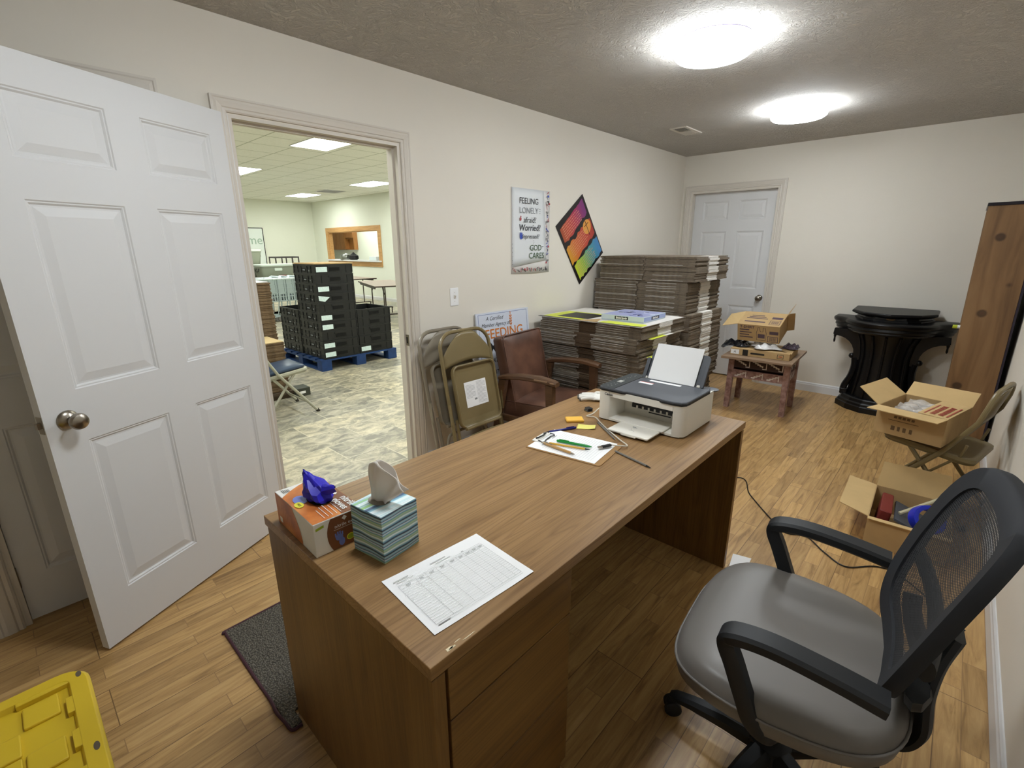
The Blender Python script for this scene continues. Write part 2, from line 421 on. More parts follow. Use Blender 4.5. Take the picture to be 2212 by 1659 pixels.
def door_leaf(W, H=2.04, th=0.035):
    """six panel door: hinge edge at x=W, free edge at x=0, faces at y=0 and y=th"""
    s = 0.112*W/0.945; pw = 0.30*W/0.945; md = W-2*s-2*pw
    xs = [0, s, s+pw, s+pw+md, W-s, W]; zs = [0, 0.197, 0.815, 1.0, 1.615, 1.735, 1.935, H]
    g = G()
    for side in (0, 1):
        yf = 0 if side == 0 else th; sg = 1 if side == 0 else -1
        def P(x, z, d): return (x, yf+sg*d, z)
        for i in range(5):
            for j in range(7):
                x0, x1, z0, z1 = xs[i], xs[i+1], zs[j], zs[j+1]
                if i in (1, 3) and j in (1, 3, 5):
                    rings = []
                    for ins, d in ((0, 0), (0.004, 0.0035), (0.008, 0.0035), (0.014, 0.0085), (0.020, 0.0085), (0.048, 0.0025), (0.052, 0.0025)):
                        rings.append([P(x0+ins, z0+ins, d), P(x1-ins, z0+ins, d), P(x1-ins, z1-ins, d), P(x0+ins, z1-ins, d)])
                    b = [v for r in rings for v in r]; fs = []
                    for k in range(len(rings)-1):
                        for q in range(4): fs.append((k*4+q, k*4+(q+1) % 4, (k+1)*4+(q+1) % 4, (k+1)*4+q))
                    fs.append(tuple((len(rings)-1)*4+q for q in range(4)))
                    g.add(b, fs, 0, None, False)
                else: g.add([P(x0, z0, 0), P(x1, z0, 0), P(x1, z1, 0), P(x0, z1, 0)], [(0, 1, 2, 3)], 0, None, False)
    g.add([(0, 0, 0), (0, th, 0), (0, th, H), (0, 0, H)], [(0, 1, 2, 3)], 0, None, False); g.add([(W, 0, 0), (W, th, 0), (W, th, H), (W, 0, H)], [(0, 1, 2, 3)], 0, None, False)
    g.add([(0, 0, 0), (W, 0, 0), (W, th, 0), (0, th, 0)], [(0, 1, 2, 3)], 0, None, False); g.add([(0, 0, H), (W, 0, H), (W, th, H), (0, th, H)], [(0, 1, 2, 3)], 0, None, False)
    return g
def knob(parent, x, z, sides=((0, -1),), egg=True):
    g = G()
    for y, s in sides:
        T = Matrix.Translation((x, y, z)) @ Matrix.Rotation(PI/2*(1 if s < 0 else -1), 4, 'X')
        g.lathe([(0.001, 0), (0.033, 0), (0.0335, 0.003), (0.031, 0.008), (0.022, 0.013), (0.013, 0.017), (0.0115, 0.03), (0.013, 0.036), (0.021, 0.041), (0.0275, 0.049), (0.0285, 0.058), (0.025, 0.067), (0.014, 0.073), (0.001, 0.0745)], 28, 0, T)
    return obj('door_knob', g, M['nickel'], parent)
# open office door, swung back towards the closet
a = (0.033, 2.129); b = (0.885, 2.539)
ang = math.atan2(b[1]-a[1], b[0]-a[0])
d1 = struct('door_1', door_leaf(0.945), M['white_paint'], loc=(a[0], a[1], 0.01), rot=(0, 0, ang))
knob(d1, 0.067, 0.905, ((0, -1), (0.035, 1)))
g = G(); g.box(-0.0012, 0, 0.005, 0.030, 0.875, 0.935); g.box(-0.012, 0, 0.011, 0.024, 0.895, 0.915)
obj('latch_plate', g, M['nickel'], d1)
g = G()
for z in (0.18, 1.0, 1.82): g.tube([(0.947, 0.037, z), (0.947, 0.037, z+0.09)], 0.007, 10)
obj('hinge', g, M['nickel'], d1)
d2 = struct('door_2', door_leaf(KX1-KX0-0.032), M['white_paint'], loc=(KX0+0.016, YL+0.012, 0.012))
g = G(); g.tube([(-0.004, -0.006, 0.16), (-0.004, -0.006, 0.25)], 0.006, 10); g.tube([(-0.004, -0.006, 1.7), (-0.004, -0.006, 1.79)], 0.006, 10)
obj('hinge', g, M['nickel'], d2)
W3 = FY1-FY0-0.032
d3 = struct('door_3', door_leaf(W3), M['white_paint'], loc=(XF+0.072, FY1-0.016, 0.012), rot=(0, 0, -PI/2))
knob(d3, W3-0.06, 0.91, ((0, -1),))
# ceiling vent
t = thing('ceiling_vent', 'small white louvred ceiling vent near the far left corner of the office', 'vent', (4.39, 2.0, ZC))
g = G(); g.box(-0.16, 0.16, -0.075, -0.055, -0.008, 0); g.box(-0.16, 0.16, 0.055, 0.075, -0.008, 0); g.box(-0.16, -0.14, -0.055, 0.055, -0.008, 0); g.box(0.14, 0.16, -0.055, 0.055, -0.008, 0)
obj('vent_frame', g, M['trim'], t, bevel=0.001)
g = G()
for k in range(7):
    y = -0.048+k*0.016; g.cbox((-0.07, y, -0.005), (0.136, 0.012, 0.0015), rot=(0.8, 0, 0)); g.cbox((0.07, y, -0.005), (0.136, 0.012, 0.0015), rot=(-0.8, 0, 0))
g.box(-0.003, 0.003, -0.055, 0.055, -0.008, 0)
obj('louvre', g, M['trim'], t)
g = G(); g.box(-0.14, 0.14, -0.055, 0.055, -0.0015, -0.0005); obj('duct_opening', g, M['shadow_gap'], t)
# ceiling lamps
emit = NT('lamp_diffuser'); emit.b.inputs['Base Color'].default_value = (0.9, 0.9, 0.9, 1)
emit.b.inputs['Emission Color'].default_value = (0.90, 0.96, 1.0, 1); emit.b.inputs['Emission Strength'].default_value = OFFICE_E
M['base_ring'] = mat('lamp_base_ring', '#b7aed6', 0.5)
t = thing('ceiling_lamp', 'round glowing flush ceiling lamp, the nearer and larger of the two', 'ceiling lamp', (2.64, 1.10, ZC), group='round ceiling lamps')
g = G(); g.lathe([(0.168, 0.0), (0.172, -0.004), (0.172, -0.016), (0.1, -0.016)], 48); obj('lamp_base', g, M['base_ring'], t)
g = G(); g.lathe([(0.174, -0.016), (0.181, -0.02), (0.183, -0.045), (0.179, -0.063), (0.166, -0.073), (0.12, -0.077), (0.002, -0.079)], 48); obj('diffuser', g, emit.m, t)
dup(t, (4.27, 1.10, ZC), label='round glowing flush ceiling lamp, the farther one beyond the ceiling vent')
dup(t, (0.85, 1.10, ZC), label='round glowing flush ceiling lamp above the near end of the desk, out of the picture')
# light switch
t = thing('light_switch', 'white single toggle light switch on the cream wall right of the doorway', 'light switch', (2.16, YL, 1.147))
g = G(); g.rbox(-0.037, 0.037, -0.0605, 0.0605, 0, 0.005, 0.004, T=frame((0, 0, 0), (1, 0, 0), (0, 0, 1))); obj('switch_plate', g, M['paper'], t)
g = G(); g.cbox((0, -0.009, 0.002), (0.009, 0.012, 0.02), rot=(0.4, 0, 0)); obj('toggle', g, M['trim'], t)
g = G(); g.lathe([(0.003, 0), (0.003, 0.001), (0.001, 0.0015)], 10, 0, frame((0, -0.005, 0.03), (1, 0, 0), (0, 0, 1))); obj('screw', g, M['trim'], t)
g = G(); g.lathe([(0.003, 0), (0.003, 0.001), (0.001, 0.0015)], 10, 0, frame((0, -0.005, -0.03), (1, 0, 0), (0, 0, 1))); obj('screw', g, M['trim'], t)

# ================= THE HALL BEYOND THE DOORWAY =================
HX, HY, HZ = 7.7, 16.0, 2.885
g = G(); g.box(-4, HX+1.9, YL+0.06, 18.9, -0.06, 0); struct('floor_hall', g, M['hall_floor'])
g = G(); g.box(-4, HX+0.1, YL+0.11, HY+0.1, HZ, HZ+0.05); struct('ceiling_hall', g, M['hall_ceiling'])
g = G(); g.box(-4, HX, HY, HY+0.1, 0, HZ); struct('wall_hall_back', g, M['hall_wall'])
g = G(); g.box(-4.1, -4, YL+0.05, HY, 0, HZ); struct('wall_hall_left', g, M['hall_wall'])
g = G(); g.box(-4, XB-0.1, YL+0.05, YL+0.11, 0, HZ); g.box(XB-0.1, XF+0.12, YL+0.0, YL+0.11, ZC+0.08, HZ); g.box(XF+0.12, HX, YL+0.05, YL+0.11, 0, HZ)
struct('wall_hall_front', g, M['hall_wall'])
WY0, WY1, WZ0, WZ1 = 12.21, 15.04, 1.10, 1.94
g = G(); g.box(HX, HX+0.12, YL+0.05, WY0, 0, HZ); g.box(HX, HX+0.12, WY1, HY+0.1, 0, HZ); g.box(HX, HX+0.12, WY0, WY1, 0, WZ0); g.box(HX, HX+0.12, WY0, WY1, WZ1, HZ)
struct('wall_hall_right', g, M['hall_wall'])
g = G(); g.loft([[(HX-t_, y, z) for t_, z in BB] for y in (YL+0.12, HY)], smooth=False); g.loft([[(x, HY-t_, z) for t_, z in BB] for x in (-4, HX-0.013)], smooth=False)
struct('baseboard_hall', g, M['white_paint'])
# kitchen behind the pass-through
g = G(); g.box(HX+1.8, HX+1.9, 9, 18.9, 0, HZ); struct('wall_kitchen_back', g, M['hall_wall'])
g = G(); g.box(HX+0.12, HX+1.8, 18.8, 18.9, 0, HZ); struct('wall_kitchen_left', g, M['hall_wall'])
g = G(); g.box(HX+0.12, HX+1.8, 9, 9.1, 0, HZ); struct('wall_kitchen_right', g, M['hall_wall'])
g = G(); g.box(HX, HX+0.12, HY+0.1, 18.9, 0, HZ); struct('wall_kitchen_front', g, M['hall_wall'])
g = G(); g.box(HX+0.1, HX+1.9, 9, 18.9, HZ, HZ+0.05); struct('ceiling_kitchen', g, M['hall_wall'])
pine = wood_mat('pine_trim', hexc('#b98a52'), hexc('#c99a60'), hexc('#d7ab72'), 4, 'Y', 0.5)
g = G()
g.box(HX-0.02, HX, WY0-0.15, WY0, WZ0-0.02, WZ1+0.13); g.box(HX-0.02, HX, WY1, WY1+0.15, WZ0-0.02, WZ1+0.13); g.box(HX-0.02, HX, WY0, WY1, WZ1, WZ1+0.13)
g.box(HX-0.02, HX, WY0-0.15, WY1+0.15, WZ0-0.16, WZ0-0.02)
g.box(HX-0.0, HX+0.12, WY0, WY0+0.02, WZ0, WZ1); g.box(HX, HX+0.12, WY1-0.02, WY1, WZ0, WZ1); g.box(HX, HX+0.12, WY0+0.02, WY1-0.02, WZ1-0.02, WZ1)
w1 = struct('window_1', g, pine)
g = G(); g.box(HX-0.10, HX+0.25, WY0-0.12, WY1+0.12, WZ0-0.02, WZ0+0.02); obj('window_sill', g, M['white_paint'], w1)
# hall ceiling panels
em2 = NT('panel_diffuser'); em2.b.inputs['Emission Color'].default_value = (0.96, 1.0, 0.96, 1); em2.b.inputs['Emission Strength'].default_value = HALL_E
t = thing('ceiling_panel_light', 'rectangular glowing ceiling panel in the hall, nearest of those seen through the doorway', 'ceiling light', (3.63, 6.90, HZ), group='hall ceiling panel lights')
g = G(); g.box(-0.27, 0.27, -0.51, 0.51, -0.006, -0.001); obj('diffuser', g, em2.m, t)
g = G(); g.box(-0.285, 0.285, -0.525, -0.51, -0.008, 0); g.box(-0.285, 0.285, 0.51, 0.525, -0.008, 0); g.box(-0.285, -0.27, -0.51, 0.51, -0.008, 0); g.box(0.27, 0.285, -0.51, 0.51, -0.008, 0)
obj('panel_frame', g, M['white_paint'], t)
for x, y, lb in ((3.63, 10.43, 'rectangular glowing hall ceiling panel half hidden behind the open door edge'), (6.51, 10.43, 'rectangular glowing hall ceiling panel at the right edge of the doorway'), (6.51, 13.95, 'rectangular glowing hall ceiling panel farthest away, left of the dark ceiling vent')):
    dup(t, (x, y, HZ), label=lb)
for x, y in ((0.76, 6.9), (0.76, 10.43), (3.63, 13.95), (6.51, 6.9), (3.63, 3.9), (0.76, 3.9), (6.51, 3.9), (0.76, 13.95)):
    dup(t, (x, y, HZ), label='glowing hall ceiling panel out of sight above the doorway')
t2 = dup(t, (HX+0.9, 15.2, HZ), label='glowing ceiling panel of the kitchen, hidden above the serving window')
t = thing('hall_ceiling_vent', 'dark square air vent in the hall tile ceiling beside the farthest panel light', 'vent', (6.54, 12.45, HZ))
g = G(); g.box(-0.24, 0.24, -0.24, 0.24, -0.004, 0); obj('vent_backing', g, M['shadow_gap'], t)
g = G()
for k in range(8): g.cbox((0, -0.22+k*0.063, -0.010), (0.5, 0.022, 0.003), rot=(0.9, 0, 0))
g.box(-0.28, 0.28, -0.28, -0.25, -0.012, 0); g.box(-0.28, 0.28, 0.25, 0.28, -0.012, 0); g.box(-0.28, -0.25, -0.25, 0.25, -0.012, 0); g.box(0.25, 0.28, -0.25, 0.25, -0.012, 0)
obj('louvre', g, M['white_paint'], t)

# ================= DESK =================
DT = 0.735
desk = thing('desk', 'large oak laminate office desk with drawers, printer and papers on it', 'desk', (0.405, 0.583, 0))
L_, W_ = 1.727, 0.772
g = G(); g.box(0, L_, 0, W_, 0.705, DT); obj('desk_top', g, M['desk_top'], desk, bevel=0.0018)
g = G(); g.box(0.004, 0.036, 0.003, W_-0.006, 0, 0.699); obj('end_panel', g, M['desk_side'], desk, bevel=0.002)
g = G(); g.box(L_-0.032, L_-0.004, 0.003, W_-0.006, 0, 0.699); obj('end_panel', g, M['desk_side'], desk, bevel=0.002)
g = G(); g.box(0.036, L_-0.032, W_-0.05, W_-0.03, 0.03, 0.705); obj('modesty_panel', g, M['desk_side'], desk, bevel=0.001)
g = G(); g.box(0.040, 0.055, 0.03, W_-0.05, 0.06, 0.70); g.box(0.428, 0.443, 0.02, W_-0.05, 0.0, 0.70); g.box(0.055, 0.428, 0.03, W_-0.06, 0.06, 0.08); g.box(0.055, 0.428, W_-0.062, W_-0.05, 0.08, 0.70)
obj('pedestal_carcass', g, M['desk_side'], desk)
g = G(); g.box(0.010, L_-0.008, 0.008, W_-0.010, 0.6995, 0.7045); obj('shadow_strip', g, M['shadow_gap'], desk)
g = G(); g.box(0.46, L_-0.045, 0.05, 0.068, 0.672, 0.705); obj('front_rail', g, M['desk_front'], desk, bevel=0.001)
for z0, z1 in ((0.572, 0.701), (0.33, 0.568), (0.07, 0.326)):
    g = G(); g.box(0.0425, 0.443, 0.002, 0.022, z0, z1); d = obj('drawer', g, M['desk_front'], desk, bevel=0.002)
    g = G(); g.box(0.06, 0.425, 0.03, 0.55, z0+0.02, z1-0.03); obj('drawer_box', g, M['desk_side'], d)
# chipped edge and faint maker's mark
M['chip'] = mat('bare_particle_board', '#e6d9b8', 0.9)
g = G()
for px, py, sx, sy, r in ((0.053, 0.010, 0.008, 0.005, 0.2), (0.061, 0.0085, 0.008, 0.0025, 0.5), (0.078, 0.014, 0.007, 0.0012, 0.4), (0.10, 0.006, 0.015, 0.0012, 0.05)):
    g.prism([(px+sx*math.cos(a)*(1+0.4*math.sin(3*a+r*9)), py+sy*math.sin(a)*(1+0.3*math.cos(2*a))) for a in [2*PI*k/9 for k in range(9)]], DT+0.0001, DT+0.0007)
obj('edge_chip', g, M['chip'], desk)
# ---------------- glove box ----------------
M['orange'] = NT('orange_carton')
_t = M['orange']; _co = _t.coord(); _n = _t.n('ShaderNodeTexNoise', i_Scale=14.0, i_Detail=3.0); _t.l(_co, _n.inputs[0])
_t.l(_t.ramp(_n.outputs[0], [(0.3, hexc('#a65a28')), (0.5, hexc('#c97534')), (0.7, hexc('#de9650'))]), _t.b.inputs['Base Color']); _t.b.inputs['Roughness'].default_value = 0.35
M['orange'] = _t.m
M['brown_print'] = mat('brown_carton_print', '#7a4a2c', 0.35, var=0.15, vscale=9)
M['carton_white'] = mat('white_carton', '#e8e6e0', 0.35)
M['glove_blue'] = mat('blue_nitrile', '#2a23b4', 0.4, var=0.15, vscale=20)
M['print_blue'] = mat('printed_blue', '#6f80c8', 0.4); M['yellow_print'] = mat('printed_yellow', '#e8e03c', 0.4); M['lime'] = mat('printed_lime', '#9fb32a', 0.4)
gb = thing('glove_box', 'orange and white carton of nitrile gloves with a blue glove sticking out', 'glove box', (0.484, 1.168, DT), rotz=-0.03)
# local: x 0..? box centred; width(x) .125 depth(y) .235 height .13
bx, by, bz = 0.064, 0.121, 0.092
g = G(); g.box(-bx, bx, -by, by, 0, bz, 0)
obj('carton', g, [M['carton_white']], gb, bevel=0.0015)
e = 0.0006
g = G()
def curve_poly(pts): return pts
# top face: orange field with white corner (far left), right part brown
TT = Matrix.Translation((0, 0, bz+e))
def facepoly(g, poly, m, T): g.add([(x, y, 0) for x, y in poly], [tuple(range(len(poly)))], m, T, False)
arc = [(-bx+0.0+0.095*t_*1.0, by-0.05*(1-t_)**1.6-0.002) for t_ in [k/8 for k in range(9)]]
facepoly(g, [(-bx+0.001, -by+0.001), (bx-0.001, -by+0.001), (bx-0.001, by-0.004)]+[(x, y) for x, y in reversed(arc)], 0, TT)
facepoly(g, [(0.012, -by+0.002), (bx-0.002, -by+0.002), (bx-0.002, by-0.03), (0.04, by-0.05), (0.02, 0.0)], 1, Matrix.Translation((0, 0, bz+e*2)))
# left (-x) face: orange with white sweep to the near corner
TL = frame((-bx-e, by, 0), (0, -1, 0), (0, 0, 1))
sw = [(0.115+0.05*math.sin(k/8*PI/2), bz-0.001-(bz-0.002)*k/8) for k in range(9)]
facepoly(g, [(0.001, 0.001), (0.001, bz-0.001)]+sw, 0, TL)
# near (-y) face: brown printed panel with curved white sweep at the left
TN = frame((-bx, -by-e, 0), (1, 0, 0), (0, 0, 1))
sw = [(0.036+0.012*(2*(k/8)-1)**2-0.004, bz-0.002-(bz-0.003)*k/8) for k in range(9)]
facepoly(g, [(2*bx-0.001, bz-0.002)]+sw+[(2*bx-0.001, 0.001)], 1, TN)
TR = frame((bx+e, -by, 0), (0, 1, 0), (0, 0, 1)); facepoly(g, [(0.001, 0.001), (2*by-0.001, 0.001), (2*by-0.001, bz-0.001), (0.001, bz-0.001)], 1, TR)
obj('printed_panel', g, [M['orange'], M['brown_print']], gb)
g = G()
def disc(g, cx, cy, rx, ry, m, T, n=20): facepoly(g, [(cx+rx*math.cos(2*PI*k/n), cy+ry*math.sin(2*PI*k/n)) for k in range(n)], m, T)
T3 = Matrix.Translation((0, 0, bz+e*3)); T4 = Matrix.Translation((0, 0, bz+e*4))
disc(g, -0.034, 0.022, 0.018, 0.026, 1, T3); disc(g, -0.048, -0.004, 0.011, 0.017, 2, T4); g.text('FREE', 0.009, T4 @ Matrix.Translation((-0.048, -0.004, e)) @ Matrix.Rotation(-PI/2, 4, 'Z'), 3)
# white lettering on top, reading down the box
RZ = Matrix.Rotation(-PI/2, 4, 'Z')
g.text('nitrile', 0.027, T4 @ Matrix.Translation((0.053, -0.073, 0)) @ RZ, 0, bold=0.0006); g.text('gloves', 0.027, T4 @ Matrix.Translation((0.031, -0.072, 0)) @ RZ, 0, bold=0.0006)
for k, ln in enumerate((0.07, 0.055, 0.075, 0.06, 0.05)):
    facepoly(g, [(0.014-k*0.011, -0.112), (0.0155-k*0.011, -0.112), (0.0155-k*0.011, -0.112+ln), (0.014-k*0.011, -0.112+ln)], 0, T4)
facepoly(g, [(0.046, -0.018), (0.053, -0.011), (0.046, -0.004), (0.039, -0.011)], 0, T4)
for k in range(5): facepoly(g, [(-0.052+0.004*k, 0.088), (-0.0505+0.004*k, 0.088), (-0.0505+0.004*k, 0.112-0.002*k), (-0.052+0.004*k, 0.112-0.002*k)], 3, T4)
TN2 = frame((-bx, -by-2*e, 0), (1, 0, 0), (0, 0, 1))
g.text('nitrile exam', 0.0135, TN2 @ Matrix.Translation((0.085, 0.064, 0)), 0); facepoly(g, [(0.05, 0.055), (0.118, 0.055), (0.118, 0.0558), (0.05, 0.0558)], 0, TN2)
facepoly(g, [(0.080, 0.074), (0.087, 0.081), (0.080, 0.088), (0.073, 0.081)], 0, TN2)
for cx, cy, rx, ry in ((0.062, 0.032, 0.010, 0.009), (0.068, 0.018, 0.008, 0.012)): disc(g, cx, cy, rx, ry, 1, TN2)
for k in range(4): facepoly(g, [(0.051+k*0.006, 0.035), (0.055+k*0.006, 0.035), (0.055+k*0.006, 0.050-abs(k-1.5)*0.003), (0.051+k*0.006, 0.050-abs(k-1.5)*0.003)], 1, TN2)
disc(g, 0.092, 0.022, 0.011, 0.009, 2, TN2); disc(g, 0.092, 0.022, 0.009, 0.007, 4, frame((-bx, -by-3*e, 0), (1, 0, 0), (0, 0, 1)))
facepoly(g, [(0.005, 0.072), (0.026, 0.076), (0.026, 0.083), (0.005, 0.079)], 4, TN2)
TL2 = frame((-bx-2*e, by, 0), (0, -1, 0), (0, 0, 1))
for k in range(6): facepoly(g, [(0.03+0.012*k, 0.035-0.002*k), (0.032+0.012*k, 0.035-0.002*k), (0.036+0.012*k, 0.074-0.004*k), (0.034+0.012*k, 0.074-0.004*k)], 5, TL2)
facepoly(g, [(0.018, 0.010), (0.036, 0.010), (0.036, 0.026), (0.018, 0.026)], 0, TL2)
obj('printing', g, [M['carton_white'], M['print_blue'], M['yellow_print'], M['ink'], M['lime'], mat('pale_orange_print', '#d99a70', 0.4)], gb)
g = G(); disc(g, 0.006, -0.006, 0.031, 0.046, 0, Matrix.Translation((0, 0, bz+e*5))); obj('opening', g, M['shadow_gap'], gb)
# crumpled glove
def crumple(base, top, n=26, m=9, seed=1, amp=0.25, tip=0.0):
    """a pinched sheet: rings from base ellipse to top outline with radial folds"""
    r_ = random.Random(seed); ph = [r_.uniform(0, 6.28) for _ in range(6)]; rings = []
    for i in range(m):
        t_ = i/(m-1); ring = []
        for j in range(n):
            a = 2*PI*j/n
            f = 1+amp*(0.5*math.sin(5*a+ph[0]+t_*2)+0.35*math.sin(9*a+ph[1]-t_*3)+0.25*math.sin(3*a+ph[2]+4*t_))*(0.3+t_*0.7)
            bx_, by_, bz_, rx, ry = [base[k]*(1-t_)+top[k]*t_ for k in range(5)]
            s = math.sin(PI*min(1, t_*0.8+0.2))**0.5 if tip else 1
            ring.append((bx_+rx*f*s*math.cos(a), by_+ry*f*s*math.sin(a), bz_+0.008*math.sin(4*a+ph[3])*t_))
        rings.append(ring)
    return rings
g = G()
r_ = random.Random(4)
def lump(rings_, jit, n=18):
    out = []
    for (cx, cy, z, rx, ry) in rings_:
        out.append([(cx+rx*(1+0.16*math.sin(5*2*PI*j/n+z*60))*math.cos(2*PI*j/n)+r_.uniform(-jit, jit), cy+ry*(1+0.16*math.sin(5*2*PI*j/n+z*60))*math.sin(2*PI*j/n)+r_.uniform(-jit, jit), z+r_.uniform(-jit, jit)) for j in range(n)])
    return out
g.loft(lump([(0.006, -0.006, bz+0.004, 0.027, 0.042), (0.005, -0.006, bz+0.014, 0.032, 0.042), (0.004, -0.002, bz+0.028, 0.031, 0.036), (0.000, 0.006, bz+0.044, 0.024, 0.028), (-0.006, 0.016, bz+0.058, 0.015, 0.018), (-0.010, 0.024, bz+0.070, 0.007, 0.009), (-0.012, 0.029, bz+0.078, 0.001, 0.002)], 0.0028), smooth=True)
g.loft([[(0.010+0.018*t_+0.008*(1-t_*0.6)*math.cos(a)+r_.uniform(-.002, .002), -0.016-0.044*t_+0.018*(1-t_*0.5)*math.cos(a)+r_.uniform(-.002, .002), bz+0.026+0.016*t_+0.018*(1-t_*0.45)*math.sin(a)+r_.uniform(-.002, .002)) for a in [2*PI*k/9 for k in range(9)]] for t_ in (0, 0.3, 0.6, 0.85, 1)])
obj('glove', g, M['glove_blue'], gb, angle=18)
# ---------------- tissue box ----------------
t = NT('striped_tissue_carton')
co = t.coord(); nz = t.n('ShaderNodeTexNoise', i_Scale=9.0, i_Detail=1.0); t.l(co, nz.inputs[0])
sx = t.n('ShaderNodeSeparateXYZ'); t.l(co, sx.inputs[0])
a1 = t.n('ShaderNodeMath', operation='MULTIPLY_ADD'); a1.inputs[1].default_value = 0.022; a1.inputs[2].default_value = 0.0; t.l(nz.outputs[0], a1.inputs[0])
a2 = t.n('ShaderNodeMath', operation='ADD'); t.l(sx.outputs[2], a2.inputs[0]); t.l(a1.outputs[0], a2.inputs[1])
a3 = t.n('ShaderNodeMath', operation='MULTIPLY'); a3.inputs[1].default_value = 30.0; t.l(a2.outputs[0], a3.inputs[0])
a4 = t.n('ShaderNodeMath', operation='FRACT'); t.l(a3.outputs[0], a4.inputs[0])
c = t.ramp(a4.outputs[0], [(0.0, hexc('#2f5f80')), (0.10, hexc('#7fb0c0')), (0.22, hexc('#e6f0ee')), (0.30, hexc('#8fb0a0')), (0.42, hexc('#aac59a')), (0.52, hexc('#5c93ae')), (0.62, hexc('#c9dde2')), (0.70, hexc('#3b2d52')), (0.73, hexc('#6f9fb8')), (0.85, hexc('#a9c8cf')), (0.93, hexc('#24384a'))])
t.l(c, t.b.inputs['Base Color']); t.b.inputs['Roughness'].default_value = 0.4
strip = t.m
t = NT('striped_tissue_carton_top')
co = t.coord(rot=(0, 0, 0.1)); sx = t.n('ShaderNodeSeparateXYZ'); t.l(co, sx.inputs[0])
a3 = t.n('ShaderNodeMath', operation='MULTIPLY'); a3.inputs[1].default_value = 30.0; t.l(sx.outputs[1], a3.inputs[0])
nz = t.n('ShaderNodeTexNoise', i_Scale=1.3, i_Detail=2.0); nz.noise_dimensions = '1D'; t.l(a3.outputs[0], nz.inputs['W'])
c = t.ramp(nz.outputs[0], [(0.3, hexc('#3b2a5a')), (0.36, hexc('#4f86a8')), (0.45, hexc('#a9d4dc')), (0.52, hexc('#eef6f6')), (0.58, hexc('#8fb8c4')), (0.64, hexc('#9fd07a')), (0.72, hexc('#5d9fbc'))])
t.l(c, t.b.inputs['Base Color']); t.b.inputs['Roughness'].default_value = 0.35
striptop = t.m
tb = thing('tissue_box', 'cube box of tissues in blue and green stripes, a tissue pulled up', 'tissue box', (0.566, 0.968, DT), rotz=0.14)
hb = 0.0572
g = G(); g.box(-hb, hb, -hb, hb, 0, 0.126, 0)
obj('carton', g, [strip], tb, bevel=0.001)
g = G(); g.box(-hb+0.001, hb-0.001, -hb+0.001, hb-0.001, 0.1255, 0.1275); obj('carton_lid', g, striptop, tb)
g = G(); disc(g, -0.004, 0.012, 0.024, 0.032, 0, Matrix.Translation((0, 0, 0.1281))); obj('opening', g, mat('tissue_opening_film', '#8c8478', 0.5), tb)
M['tissue'] = mat('white_tissue', '#e9e2da', 0.9, bump=0.3, bscale=40, bdist=0.002)
g = G()
def tis(dx, k, ph):
    def fn(u, v):
        yb = 0.030-0.045*u; zb = 0.126
        yt = 0.020-0.105*u; zt = 0.232+0.010*math.sin(PI*min(1, u*1.6))-0.058*max(0, u-0.25)**1.1*1.2
        vv = v**(0.85+0.3*u); y = yb+(yt-yb)*vv-0.006*math.sin(PI*v)*(1-u)*-1; z = zb+(zt-zb)*v
        x = dx-0.012+0.012*u+k*(0.3+0.7*v*(1-0.4*v))*math.sin(ph+u*11.0)+0.004*math.sin(ph+5*v+3*u)
        return (x, y, z)
    return fn
g.grid(tis(-0.004, 0.0085, 0.3), 30, 16); g.grid(tis(0.010, 0.0075, 2.0), 30, 16)
obj('tissue', g, M['tissue'], tb, angle=70, solid=0.0012)
# ---------------- sheets on the desk ----------------
def wavy_sheet(w, h, lift=0.0, nx=14, ny=12, seed=0, th=0.0):
    g = G()
    def fn(u, v):
        x = (u-0.5)*w; y = (v-0.5)*h
        return (x, y, 0.0012+lift*((2*u-1)**4*0.4+max(0, 0.25-((u-1)**2+(v-0)**2)**0.5)*3)+0.0005*math.sin(7*u+seed)*math.sin(5*v))
    g.grid(fn, nx, ny); return g
sa = math.atan2(0.633-0.85, 0.466-0.469)
sh = thing('form_sheet', 'printed sign-in form with an empty table, lying at the near end of the desk', 'paper form', (0.607, 0.736, DT), rotz=-0.075)
g = wavy_sheet(0.2794, 0.2159, 0.002); obj('sheet', g, M['paper'], sh)
g = G()
Z = 0.0034
def hline(x0, y0, x1, y1, wd=0.0006, m=0):
    dx, dy = x1-x0, y1-y0; l = math.hypot(dx, dy); nx, ny = -dy/l*wd/2, dx/l*wd/2
    g.add([(x0+nx, y0+ny, Z), (x0-nx, y0-ny, Z), (x1-nx, y1-ny, Z), (x1+nx, y1+ny, Z)], [(0, 1, 2, 3)], m, None, False)
tx0, tx1, ty0, ty1 = -0.122, 0.118, -0.088, 0.062
for k in range(19): 
    y = ty1-0.012-(ty1-0.012-ty0)*k/18; hline(tx0, y, tx1, y)
for y in (ty1, ty0, ty1+0.005, ty0-0.006): hline(tx0, y, tx1, y)
for x in (tx0, -0.078, -0.052, -0.022, 0.008, 0.036, 0.06, 0.08, 0.1, tx1): hline(x, ty0, x, ty1)
for x in (-0.1, -0.065, -0.037, -0.007, 0.022, 0.048, 0.07, 0.09, 0.109):
    hline(x-0.006, ty1-0.004, x+0.007, ty1-0.004, 0.0016); hline(x-0.005, ty1-0.008, x+0.005, ty1-0.008, 0.0014)
hline(-0.124, 0.083, -0.085, 0.083, 0.0018); hline(-0.12, 0.075, -0.075, 0.075, 0.0014); hline(-0.025, 0.083, 0.02, 0.083, 0.0018); hline(-0.015, 0.075, 0.03, 0.075, 0.0014); hline(0.06, 0.07, 0.066, 0.07, 0.002); hline(-0.12, -0.093, -0.09, -0.093, 0.002)
obj('table_print', g, M['print'], sh)
